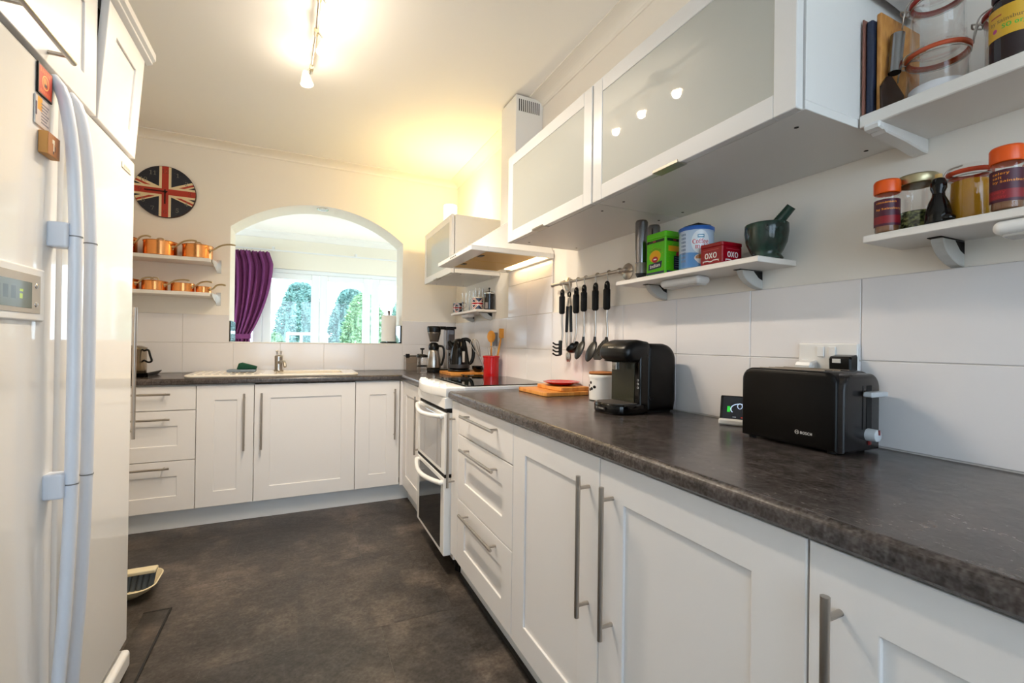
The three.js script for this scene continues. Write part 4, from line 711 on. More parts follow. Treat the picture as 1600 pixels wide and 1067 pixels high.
{ // red utensil pot
  const x = 1.172, d = 2.83, g = thing('utensil_pot', 'tall red ceramic utensil pot beside the hob', 'pot', [x, T, d]);
  part('pot', lathe([[0, 0.0005], [0.05, 0.0005], [0.052, 0.004], [0.053, 0.135], [0.057, 0.14], [0.057, 0.15], [0.054, 0.151], [0.05, 0.148], [0.05, 0.008], [0, 0.006]], [x, T, d], 44), mat.red, g);
  const up = (name, label, cat, x0, d0, x1, d1, u1) => { const t = thing(name, label, cat, [x + x0, T + 0.01, d + d0]); t.userData.group = undefined; delete t.userData.group; return [t, [x + x0, T + 0.012, d + d0], [x + x1, T + u1, d + d1]]; };
  { const [t, a, b] = up('wooden_spoon', 'wooden spoon with broad oval bowl in the red pot', 'spoon', 0.0, 0.0, -0.002, 0.0, 0.25); part('handle', cyl(a, b, 0.006, 0.006, 10), mat.beech, t); part('bowl', ball([b[0] + 0.0, b[1] + 0.03, b[2]], 0.03, 1, 1.35, 0.32, 20), mat.beech, t); }
  { const [t, a, b] = up('wooden_spatula', 'long wooden spatula leaning out of the red pot', 'spatula', 0.024, 0.006, 0.062, -0.03, 0.3); part('handle', cyl(a, b, 0.0065, 0.0065, 10), mat.beech, t); part('blade', rbox(b[0] - 0.02, b[0] + 0.018, b[1] - 0.03, b[1] + 0.035, b[2] - 0.005, b[2] + 0.005, 0.0045, 2), mat.beech, t); }
  { const [t, a, b] = up('silicone_spatula', 'grey silicone spatula between the wooden tools in the red pot', 'spatula', 0.004, 0.022, 0.04, 0.03, 0.235); part('handle', cyl(a, b, 0.006, 0.006, 10), mat.steel, t); part('blade', rbox(b[0] - 0.018, b[0] + 0.018, b[1] - 0.02, b[1] + 0.075, b[2] - 0.006, b[2] + 0.006, 0.005, 2), mat.grey, t); }
  const whisk = (label, x0, d0, x1, d1, u1) => { const [t, a, b] = up('whisk', label, 'whisk', x0, d0, x1, d1, u1); part('handle', cyl(a, [a[0] + (b[0] - a[0]) * 0.55, a[1] + (b[1] - a[1]) * 0.55, a[2] + (b[2] - a[2]) * 0.55], 0.006, 0.007, 10), mat.steel, t); const dir = P3(b).sub(P3(a)).normalize(), s = P3(a).lerp(P3(b), 0.53), e = P3(b), side = new THREE.Vector3(0, 0, 1).cross(dir).normalize(), other = dir.clone().cross(side); for (let i = 0; i < 4; i++) { const v = side.clone().multiplyScalar(Math.cos(i * Math.PI / 4)).addScaledVector(other, Math.sin(i * Math.PI / 4)), pt = (f, w) => { const q = s.clone().lerp(e, f).addScaledVector(v, w); return [q.x, q.y, -q.z]; }; part('wire', tube([pt(0, 0.004), pt(0.45, 0.022), pt(0.85, 0.026), pt(1, 0), pt(0.85, -0.026), pt(0.45, -0.022), pt(0, -0.004)], 0.002, 36, 6), mat.steel, t); } };
  whisk('wire balloon whisk leaning out of the red pot towards the kettle', -0.028, 0.0, -0.125, 0.02, 0.26); whisk('short wire whisk upright in front in the red pot', -0.012, -0.03, -0.01, -0.036, 0.215);
}
{ // mugs, glasses and a cafetiere on the corner shelf
  const U = 1.3815, flag = canvasTex(512, 256, (g, w, h) => { g.fillStyle = '#1d2340'; g.fillRect(0, 0, w, h); for (let k = 0; k < 2; k++) { const x = k * 256, C = x + 128; g.save(); g.beginPath(); g.rect(x, 0, 256, h); g.clip(); for (const s of [-1, 1]) { g.strokeStyle = '#efe6da'; g.lineWidth = 40; g.beginPath(); g.moveTo(C - 128, 128 - 128 * s); g.lineTo(C + 128, 128 + 128 * s); g.stroke(); g.strokeStyle = '#a3121c'; g.lineWidth = 15; g.beginPath(); g.moveTo(C - 128, 128 - 128 * s); g.lineTo(C + 128, 128 + 128 * s); g.stroke(); } g.fillStyle = '#efe6da'; g.fillRect(x, 92, 256, 72); g.fillStyle = '#a3121c'; g.fillRect(x, 106, 256, 44); g.restore(); } });
  const fm = M('#ffffff', 0.15, { map: flag });
  const mug = (label, x, d, r, h, turn) => { const g = thing('mug', label, 'mug', [x, U, d]); part('cup', lathe([[0, 0.001], [r * 0.94, 0.001], [r, 0.006], [r, h - 0.002], [r - 0.002, h], [r - 0.004, h - 0.002], [r - 0.004, 0.006], [0, 0.005]], [x, U, d], 36), mat.ceramic, g); const c = new THREE.CylinderGeometry(r + 0.0004, r + 0.0004, h - 0.012, 36, 1, true, turn - 1.9, 3.8); part('print', flat(c).translate(x, U + h / 2, -d), fm, g, 'union flag print'); const a = turn + 2.3, c2 = Math.sin(a), s2 = Math.cos(a), at = (t, u) => [x + c2 * t, U + u, d - s2 * t]; part('handle', tube([at(r - 0.002, h * 0.82), at(r + 0.026, h * 0.8), at(r + 0.03, h * 0.45), at(r - 0.001, h * 0.25)], 0.0052, 20, 8), mat.ceramic, g); };
  mug('union flag mug at the far end of the corner shelf', 1.145, 3.47, 0.04, 0.085, -0.62); mug('union flag mug at the near end of the corner shelf', 1.148, 3.04, 0.041, 0.09, -1.1);
  const tum = (label, x, d, h) => { const g = thing('glass_tumbler', label, 'glass', [x, U, d]); part('glass', lathe([[0, 0.001], [0.026, 0.001], [0.03, 0.006], [0.033, h], [0.031, h], [0.028, 0.01], [0, 0.008]], [x, U, d], 28), mat.glass, g); };
  tum('tall clear glass next to the far mug on the corner shelf', 1.165, 3.345, 0.15); tum('tall clear glass between two others on the corner shelf', 1.19, 3.25, 0.16); tum('tall clear glass behind the near mug on the corner shelf', 1.2, 3.15, 0.17);
  const x = 1.212, d = 2.978, g = thing('cafetiere', 'black travel cafetiere at the end of the corner shelf', 'cafetiere', [x, U, d]);
  part('body', lathe([[0, 0.001], [0.034, 0.001], [0.035, 0.006], [0.035, 0.118], [0.037, 0.12], [0.03, 0.128], [0, 0.129]], [x, U, d], 30), M('#17161a', 0.12), g); part('plunger', join(cyl([x, U + 0.127, d], [x, U + 0.15, d], 0.003), ball([x, U + 0.153, d], 0.008, 1, 0.8, 1, 12)), mat.black, g); part('rim', lathe([[0.0365, 0.114], [0.0375, 0.118], [0.0365, 0.122]], [x, U, d], 30), mat.chrome, g);
  part('window', new THREE.CylinderGeometry(0.0354, 0.0354, 0.045, 12, 1, true, -1.35, 0.7).translate(x, U + 0.03, -d), M('#8b8484', 0.2), g, 'grey gauge strip');
}
// ================= UTENSIL RAIL =================
{
  const X = 1.213, U = 1.457, g = thing('utensil_rail', 'steel rail on the tiled wall with hanging utensils', 'rail', [X, U, 1.78]);
  part('bar', cyl([X, U, 2.085], [X, U, 1.495], 0.0075), mat.steel, g);
  for (const d of [2.0, 1.53]) { const b = part('bracket', join(cyl([RW - 0.0005, U + 0.0, d], [X - 0.002, U, d], 0.006), ball([X, U, d], 0.0125, 1, 1, 1, 12)), mat.steel, g); part('rosette', lathe([[0, 0.012], [0.012, 0.011], [0.02, 0.006], [0.034, 0.004], [0.036, 0]], [0, 0, 0], 26).rotateZ(Math.PI / 2).translate(RW - 0.0005, U, -d), mat.steel, b); }
  for (const d of [2.088, 1.492]) part('finial', ball([X, U, d], 0.011, 1, 1, 1, 12), mat.steel, g);
  const hang = (name, label, cat, d, uTop, lean, head) => {
    const t = thing(name, label, cat, [X, uTop - 0.36, d], 'utensils hanging from the rail');
    part('hook', tube([[X + 0.002, U - 0.004, d], [X + 0.011, U + 0.006, d], [X, U + 0.0115, d], [X - 0.011, U + 0.004, d], [X - 0.008, U - 0.022, d], [X - 0.004, uTop + 0.002, d], [X - 0.008, uTop - 0.009, d], [X - 0.015, uTop - 0.004, d]], 0.0022, 36, 6), mat.steel, t);
    if (name !== 'kitchen_tongs') {
      const h = part('handle', join(rbox(X - 0.024, X + 0.002, uTop - 0.118, uTop - 0.022, d - 0.0155, d + 0.0155, 0.011, 3), tube([[X - 0.01, uTop - 0.03, d - 0.0095], [X - 0.01, uTop - 0.004, d - 0.0085], [X - 0.01, uTop + 0.004, d], [X - 0.01, uTop - 0.004, d + 0.0085], [X - 0.01, uTop - 0.03, d + 0.0095]], 0.0062, 24, 8)), mat.blackMatte, t, 'soft black handle');
      part('shaft', tube([[X - 0.01, uTop - 0.112, d], [X - 0.01, uTop - 0.16, d], [X - 0.006 - lean * 0.2, uTop - 0.215, d], [X - 0.01 - lean * 0.5, uTop - 0.258, d]], 0.0052, 20, 8), mat.steel, t);
    }
    head(t, uTop);
  };
  const spoon = (r, sy, slots) => (d) => (t, u) => {
    const b = part('bowl', flat(new THREE.SphereGeometry(1, 24, 12, 0, 6.2832, 0, 1.5708).rotateZ(Math.PI / 2).scale(0.012, r * sy, r)).rotateZ(-0.42).translate(X - 0.03, u - 0.25 - r * sy, -d), mat.blackPlastic ??= M('#101011', 0.35, { side: THREE.DoubleSide }), t);
    part('neck', cyl([X - 0.011, u - 0.235, d], [X - 0.014, u - 0.275, d], 0.006, 0.009, 8), mat.blackPlastic, b);
    if (slots) for (let i = -1; i <= 1; i++) part('slot', box(X - 0.028, X - 0.024, u - 0.25 - r * sy - 0.02, u - 0.25 - r * sy + 0.02, d + i * 0.012 - 0.002, d + i * 0.012 + 0.002, 0), mat.tile, b);
  };
  hang('pasta_server', 'black pasta server with curved prongs at the cooker end of the rail', 'utensil', 1.972, 1.415, 0, (t, u) => {
    const b = part('head', rbox(X - 0.024, X - 0.012, u - 0.325, u - 0.25, 1.96, 1.984, 0.005, 2), mat.black, t);
    for (let i = 0; i < 4; i++) part('prong', tube([[X - 0.016, u - 0.27 - i * 0.018, 1.972], [X - 0.036, u - 0.272 - i * 0.018, 1.985], [X - 0.05, u - 0.264 - i * 0.018, 1.99]], 0.0042, 10, 6), mat.black, b);
  });
  hang('kitchen_tongs', 'steel kitchen tongs with black grips on the rail', 'tongs', 1.907, 1.41, 0, (t, u) => {
    part('loop', tube([[X - 0.01, u - 0.006, 1.907], [X - 0.01, u - 0.012, 1.917], [X - 0.01, u - 0.03, 1.913], [X - 0.01, u - 0.035, 1.907], [X - 0.01, u - 0.03, 1.901], [X - 0.01, u - 0.012, 1.897]], 0.0042, 24, 8, true), mat.black, t, 'black hanging loop');
    for (const s of [-1, 1]) { const a = part('arm', tube([[X - 0.01, u - 0.034, 1.907 + s * 0.004], [X - 0.01, u - 0.08, 1.907 + s * 0.014], [X - 0.01, u - 0.24, 1.907 + s * 0.02], [X - 0.01, u - 0.3, 1.907 + s * 0.01]], 0.0055, 24, 8), mat.steel, t); part('grip', tube([[X - 0.01, u - 0.08, 1.907 + s * 0.0145], [X - 0.01, u - 0.2, 1.907 + s * 0.0205]], 0.0078, 10, 8), mat.black, a); part('tip', ball([X - 0.01, u - 0.325, 1.907 + s * 0.009], 0.016, 0.6, 1.7, 0.5, 14), mat.steel, a); }
  });
  hang('ladle', 'black ladle with deep bowl on the rail', 'ladle', 1.843, 1.412, 0.02, (t, u) => { part('bowl', flat(new THREE.SphereGeometry(0.035, 26, 14, 0, 6.2832, Math.PI / 2, Math.PI / 2)).rotateZ(0.75).translate(X - 0.03, u - 0.275, -1.843), mat.blackPlastic ??= M('#101011', 0.35, { side: THREE.DoubleSide }), t); });
  hang('serving_spoon', 'solid black serving spoon beside the ladle', 'spoon', 1.777, 1.417, 0.01, spoon(0.03, 1.6, false)(1.777));
  hang('slotted_spoon', 'black serving spoon next to the slotted turner', 'spoon', 1.686, 1.416, 0.01, spoon(0.034, 1.5, false)(1.686));
  hang('slotted_turner', 'black slotted turner at the shelf end of the rail', 'turner', 1.602, 1.414, 0.0, (t, u) => {
    const s = shape([[-0.018, 0], [0.018, 0], [0.034, -0.03], [0.036, -0.085], [0.02, -0.096], [-0.02, -0.096], [-0.036, -0.085], [-0.034, -0.03]].map(([a, b]) => [a, b]).reverse());
    for (let i = -2; i <= 2; i++) { const p = new THREE.Path(); p.moveTo(i * 0.0115 - 0.002, -0.032); p.lineTo(i * 0.0115 + 0.002, -0.032); p.lineTo(i * 0.0125 + 0.002, -0.078); p.lineTo(i * 0.0125 - 0.002, -0.078); p.lineTo(i * 0.0115 - 0.002, -0.032); s.holes.push(p); }
    part('blade', ext(s, 0.003, 0).rotateY(-Math.PI / 2).rotateZ(-0.5).translate(X - 0.012, u - 0.25, -1.602), mat.blackPlastic, t); part('neck', cyl([X - 0.01, u - 0.235, 1.602], [X - 0.012, u - 0.262, 1.602], 0.006, 0.012, 8), mat.blackPlastic, t);
  });
}

// ================= THINGS ON THE LONG WORKTOP =================
const toCam = (x, d) => Math.atan2(-x, d);
const wrap = (name, parent, x, u0, u1, d, r, tex, arc, o = {}) => part(name, flat(new THREE.CylinderGeometry(r, r, u1 - u0, 28, 1, true, toCam(x, d) + (o.turn ?? 0) - arc / 2, arc)).translate(x, (u0 + u1) / 2, -d), M('#ffffff', o.rough ?? 0.4, { map: tex }), parent, o.label);
{
  const b1 = thing('chopping_board', 'larger bamboo chopping board lying flat under the red plate', 'chopping board', [1.1, T, 1.89]);
  part('board', muv(ext(shape(rrect(0.99, 1.225, 1.75, 2.04, 0.02)), 0.018, 0.003, 2).rotateX(-Math.PI / 2).translate(0, T, 0), 2.2), mat.bamboo, b1);
  const b2 = thing('chopping_board', 'smaller bamboo board stacked between the red plate and the larger board', 'chopping board', [1.15, T + 0.018, 1.87]);
  part('board', muv(ext(shape(rrect(1.075, 1.235, 1.765, 2.0, 0.015)), 0.018, 0.003, 2).rotateX(-Math.PI / 2).translate(0, T + 0.0185, 0), 2.2), mat.bamboo, b2);
  const p = thing('plate', 'small glossy red plate on the stacked bamboo boards', 'plate', [1.15, T + 0.0375, 1.885]);
  part('dish', lathe([[0, 0.001], [0.05, 0.001], [0.062, 0.006], [0.088, 0.016], [0.089, 0.018], [0.086, 0.0185], [0.06, 0.009], [0, 0.005]], [1.15, T + 0.037, 1.885], 48), mat.redPlate, p);
}
{ // white canister with spots
  const x = 1.168, d = 1.58, g = thing('storage_canister', 'white ceramic canister with black spots and wooden lid', 'canister', [x, T, d]), r = 0.056;
  part('body', lathe([[0, 0.0005], [r - 0.004, 0.0005], [r, 0.005], [r, 0.09], [r + 0.003, 0.094], [r + 0.003, 0.104], [r, 0.108], [r - 0.004, 0.109], [0, 0.109]], [x, T, d], 44), mat.enamel, g);
  for (const [a, u] of [[-1.02, 0.075], [-0.9, 0.05], [-1.12, 0.045], [-0.62, 0.058], [-1.3, 0.062]]) { const t = toCam(x, d) + a; part('spot', flat(new THREE.SphereGeometry(0.008, 10, 8).scale(1, 0.8, 0.2)).rotateY(t).translate(x + Math.sin(t) * r, T + u, -d + Math.cos(t) * r), mat.black, g, 'black painted spot'); }
  part('lid', lathe([[0, 0.12], [r - 0.003, 0.12], [r, 0.117], [r, 0.1095], [0, 0.1095]], [x, T, d], 44), mat.cork, g, 'brown wooden lid');
}
{ // capsule coffee machine
  const g = thing('capsule_coffee_machine', 'black capsule coffee machine on the long worktop', 'coffee machine', [1.08, T, 1.28]);
  const d0 = 1.2, d1 = 1.362, m = (d0 + d1) / 2;
  // rear housing with rounded shoulders
  const top = []; for (let i = 0; i <= 10; i++) { const t = i / 10 * Math.PI / 2; top.push([1.155 + 0.06 * Math.sin(t), 1.092 + 0.06 * Math.cos(t)]); }
  part('housing', profD([[1.075, T + 0.004], [1.075, 1.148], [1.1, 1.152], ...top, [1.215, 0.95], [1.207, T + 0.004]].reverse(), d0 + 0.003, d1 - 0.003, 0.022), M('#090808', 0.34, { specularIntensity: 0.5 }), g);
  part('foot', join(box(1.08, 1.2, T, T + 0.008, d0 + 0.02, d1 - 0.02, 0.002)), mat.blackMatte, g);
  part('column', rbox(1.043, 1.084, T + 0.002, 1.12, d0 + 0.002, d1 - 0.002, 0.008, 3), mat.blackGloss, g, 'glossy front column');
  part('back_wall', box(1.0405, 1.0435, 0.945, 1.085, d0 + 0.028, d1 - 0.012, 0.001), M('#2a2a1c', 0.25), g, 'olive-black recess');
  const hp = [[1.002, 1.09], [0.987, 1.098], [0.98, 1.11]]; for (let i = 0; i <= 12; i++) { const t = i / 12 * Math.PI / 2; hp.push([1.048 - 0.068 * Math.cos(t), 1.118 + 0.046 * Math.sin(t)]); } hp.push([1.09, 1.158], [1.098, 1.14], [1.094, 1.092], [1.04, 1.084], [1.0, 1.086]);
  const hd = part('brew_head', profD(hp.reverse(), d0 + 0.001, d1 - 0.001, 0.024), M('#0c0c0d', 0.3, { specularIntensity: 0.6 }), g, 'rounded brew head');
  const tt = (txt, size, col, ring) => canvasTex(512, 96, (c, w, h) => { c.fillStyle = '#0c0c0d'; c.fillRect(0, 0, w, h); c.fillStyle = col; c.font = `bold ${size}px sans-serif`; c.textBaseline = 'middle'; c.textAlign = 'center'; c.fillText(txt, w / 2 + (ring ? 44 : 0), h / 2 + 3); if (ring) { c.strokeStyle = col; c.lineWidth = 6; c.beginPath(); c.arc(74, h / 2, 32, 0, 6.3); c.stroke(); c.fillRect(58, h / 2 - 4, 32, 8); c.fillRect(54, h / 2 - 20, 7, 40); c.fillRect(87, h / 2 - 20, 7, 40); } });
  part('lettering', new THREE.PlaneGeometry(0.055, 0.0085).rotateX(-0.57).rotateY(-Math.PI / 2).translate(0.9848, 1.1368, -(m + 0.005)), M('#ffffff', 0.3, { map: tt('BOSCH', 84, '#c9c3b4') }), hd, 'maker lettering');
  part('chute', box(1.0, 1.016, 1.058, 1.086, 1.275, 1.3, 0.002), mat.chrome, hd, 'chrome spout');
  const tp = [[1.06, d0 + 0.001], [1.06, d1 - 0.001]]; for (let i = 0; i <= 14; i++) { const t = Math.PI / 2 + Math.PI * i / 14; tp.push([0.985 + 0.045 * Math.cos(t), m + (d1 - d0 - 0.006) / 2 * Math.sin(t)]); }
  const tray = part('drip_tray', ext(shape(tp), 0.034, 0.006, 3).rotateX(-Math.PI / 2).translate(0, T, 0), mat.blackGloss, g, 'glossy drip tray');
  const tp2 = tp.map(([x, d]) => [1.055 + (x - 1.06) * 0.86 - 0.004, m + (d - m) * 0.86]);
  part('grille', profU(tp2, T + 0.0335, T + 0.036), M('#3a3532', 0.5), tray, 'dark grille');
  part('lettering', flat(new THREE.PlaneGeometry(0.056, 0.0105)).rotateY(-Math.PI / 2).translate(0.9388, T + 0.018, -m), M('#ffffff', 0.3, { map: tt('TASSIMO', 62, '#b9b6b0', true) }), tray, 'brand lettering');
  for (let i = 0; i < 3; i++) part('icon', lathe([[0.0028, 0], [0.0042, 0.0004], [0.0028, 0.0008]], [0, 0, 0], 14).rotateZ(Math.PI / 2).rotateY(-0.0).translate(1.0435, 1.0 + i * 0.013, -(d0 + 0.012)), mat.white, g, 'pale button icon');
  part('emblem', flat(new THREE.TorusGeometry(0.0085, 0.0016, 6, 20)).translate(1.094, 0.965, -(d0 + 0.003)), mat.blackGloss, g);
}
{ // smart energy meter
  const g = thing('energy_display', 'small white energy display with lit dial behind the toaster', 'display', [1.19, T, 0.925]);
  const scr = canvasTex(256, 256, (c, w, h) => { c.fillStyle = '#11141c'; c.fillRect(0, 0, w, h); c.strokeStyle = '#c8dcff'; c.lineWidth = 8; c.beginPath(); c.arc(118, 140, 62, Math.PI * 0.8, Math.PI * 2.25); c.stroke(); c.lineWidth = 6; c.beginPath(); c.ellipse(118, 104, 16, 30, 0, 0, 6.3); c.stroke(); c.fillStyle = '#2ecb40'; c.fillRect(30, 110, 22, 66); c.fillStyle = '#c43a2a'; c.fillRect(128, 226, 20, 10); c.fillStyle = '#8b9098'; c.fillRect(70, 226, 24, 8); });
  const tilt = (q) => q.rotateZ(-0.3).rotateY(0.55).translate(1.186, T + 0.006, -0.925);
  part('case', tilt(rbox(-0.006, 0.006, 0.0, 0.082, -0.058, 0.058, 0.004, 2)), mat.blackGloss, g);
  part('display', tilt(flat(new THREE.PlaneGeometry(0.1, 0.068)).rotateY(-Math.PI / 2).translate(-0.0064, 0.044, 0)), M('#ffffff', 0.2, { map: scr, emissive: '#ffffff', emissiveMap: scr, emissiveIntensity: 0.5 }), g, 'lit screen with an arc dial');
  part('stand', rbox(-0.016, 0.036, 0.0, 0.018, -0.06, 0.06, 0.006, 2).rotateY(0.55).translate(1.186, T + 0.0002, -0.925), mat.white, g);
}
{ // toaster
  const g = thing('toaster', 'black two-slot toaster on the long worktop', 'toaster', [1.122, T, 0.7]);
  const x0 = 1.054, x1 = 1.201, d0 = 0.588, d1 = 0.822, u0 = T + 0.006, u1 = 1.092;
  const top = (p, q, r, uu) => { const s = [[p, u0], [q, u0]]; for (let i = 0; i <= 8; i++) { const t = i / 8 * Math.PI / 2; s.push([q - r + r * Math.cos(t), uu - r + r * Math.sin(t)]); } for (let i = 0; i <= 8; i++) { const t = Math.PI / 2 + i / 8 * Math.PI / 2; s.push([p + r + r * Math.cos(t), uu - r + r * Math.sin(t)]); } return s; };
  const shell = part('shell', profX(top(d0, d1, 0.03, u1), x0, x1, 0.009), M('#070606', 0.34, { specularIntensity: 0.4 }), g);
  part('end_cap', profD(top(x0 + 0.006, x1 - 0.004, 0.034, u1 - 0.004), d0 - 0.012, d0 + 0.02, 0.0055), M('#1d1b1c', 0.22, { specularIntensity: 0.6 }), g, 'dark grey control end');
  for (const x of [1.092, 1.152]) { part('slot', box(x - 0.016, x + 0.016, u1 - 0.001, u1 + 0.0008, d0 + 0.04, d1 - 0.04, 0), mat.dark, shell, 'toast slot'); part('slot_rim', join(box(x - 0.018, x - 0.016, u1, u1 + 0.002, d0 + 0.038, d1 - 0.038, 0), box(x + 0.016, x + 0.018, u1, u1 + 0.002, d0 + 0.038, d1 - 0.038, 0)), mat.steel, shell); }
  const e = d0 - 0.012;
  part('lever_slot', join(box(1.144, 1.162, 0.965, 1.062, e - 0.0008, e + 0.002, 0), box(1.128, 1.131, 0.965, 1.062, e - 0.0008, e + 0.002, 0)), mat.dark, g);
  part('lever', join(rbox(1.118, 1.182, 1.038, 1.05, e - 0.024, e - 0.004, 0.004, 2), box(1.146, 1.16, 1.04, 1.048, e - 0.006, e + 0.002, 0)), M('#b9bec3', 0.3), g, 'pale grey lever');
  const k = part('browning_dial', lathe([[0, 0.022], [0.012, 0.021], [0.0135, 0.018], [0.014, 0]], [0, 0, 0], 26).rotateX(Math.PI / 2).translate(1.149, 0.953, -e), M('#c3c8cc', 0.25), g, 'pale grey dial');
  part('pointer', box(1.147, 1.151, 0.955, 0.966, e - 0.0235, e - 0.021, 0), M('#7a1a16', 0.4), k);
  part('button', rbox(1.15, 1.16, 0.929, 0.939, e - 0.003, e + 0.002, 0.002, 1), M('#7d120e', 0.3), g, 'small red button');
  const tx = canvasTex(512, 128, (c, w, h) => { c.fillStyle = '#070606'; c.fillRect(0, 0, w, h); c.fillStyle = '#c9c6c2'; c.strokeStyle = '#c9c6c2'; c.lineWidth = 9; c.beginPath(); c.arc(64, 64, 46, 0, 6.3); c.stroke(); c.fillRect(36, 32, 10, 64); c.fillRect(82, 32, 10, 64); c.fillRect(36, 58, 56, 12); c.font = 'bold 88px sans-serif'; c.textBaseline = 'middle'; c.fillText('BOSCH', 136, 67); });
  part('lettering', new THREE.PlaneGeometry(0.05, 0.0125).rotateY(-Math.PI / 2).translate(x0 - 0.0006, 0.948, -(d0 + 0.067)), M('#ffffff', 0.34, { map: tx, specularIntensity: 0.4 }), shell, 'maker lettering');
  for (const x of [x0 + 0.02, x1 - 0.02]) for (const d of [d0 + 0.02, d1 - 0.02]) part('foot', cyl([x, T, d], [x, T + 0.008, d], 0.009), mat.blackMatte, g);
}
{ // double socket with plugs
  const X = RW - 0.0085, g = thing('wall_socket', 'white double wall socket behind the toaster', 'socket', [X, 1.07, 0.717]);
  part('plate', rbox(X - 0.009, X, 1.07, 1.157, 0.644, 0.79, 0.004, 2), mat.white, g);
  for (const d of [0.702, 0.731]) part('switch', rbox(X - 0.013, X - 0.008, 1.121, 1.148, d - 0.009, d + 0.009, 0.002, 1), mat.white, g);
  const p = thing('plug', 'black toaster plug in the wall socket', 'plug', [X - 0.03, 1.09, 0.668]);
  part('body', profD([[X - 0.0095, 1.088], [X - 0.0095, 1.128], [X - 0.038, 1.124], [X - 0.042, 1.118], [X - 0.04, 1.088]], 0.642, 0.694, 0.004), mat.black, p);
  part('fuse_label', box(X - 0.0436, X - 0.0415, 1.108, 1.118, 0.664, 0.683, 0), M('#cfcbc4', 0.5), p, 'white fuse label');
  part('cable', tube([[X - 0.026, 1.088, 0.668], [X - 0.018, 1.05, 0.668], [X - 0.014, 0.97, 0.67], [X - 0.014, T + 0.006, 0.7], [X - 0.02, T + 0.006, 0.76]], 0.0035, 30, 7), mat.black, p);
  const q = thing('plug', 'white plug in the wall socket beside the black plug', 'plug', [X - 0.03, 1.09, 0.76]);
  part('body', profD([[X - 0.0095, 1.078], [X - 0.0095, 1.112], [X - 0.036, 1.106], [X - 0.04, 1.098], [X - 0.038, 1.078]], 0.738, 0.782, 0.004), mat.white, q);
  part('cable', tube([[X - 0.028, 1.08, 0.76], [X - 0.02, 1.05, 0.762], [X - 0.016, 0.97, 0.8], [X - 0.016, T + 0.005, 0.83], [X - 0.02, T + 0.005, 0.9]], 0.003, 30, 7), mat.white, q);
}
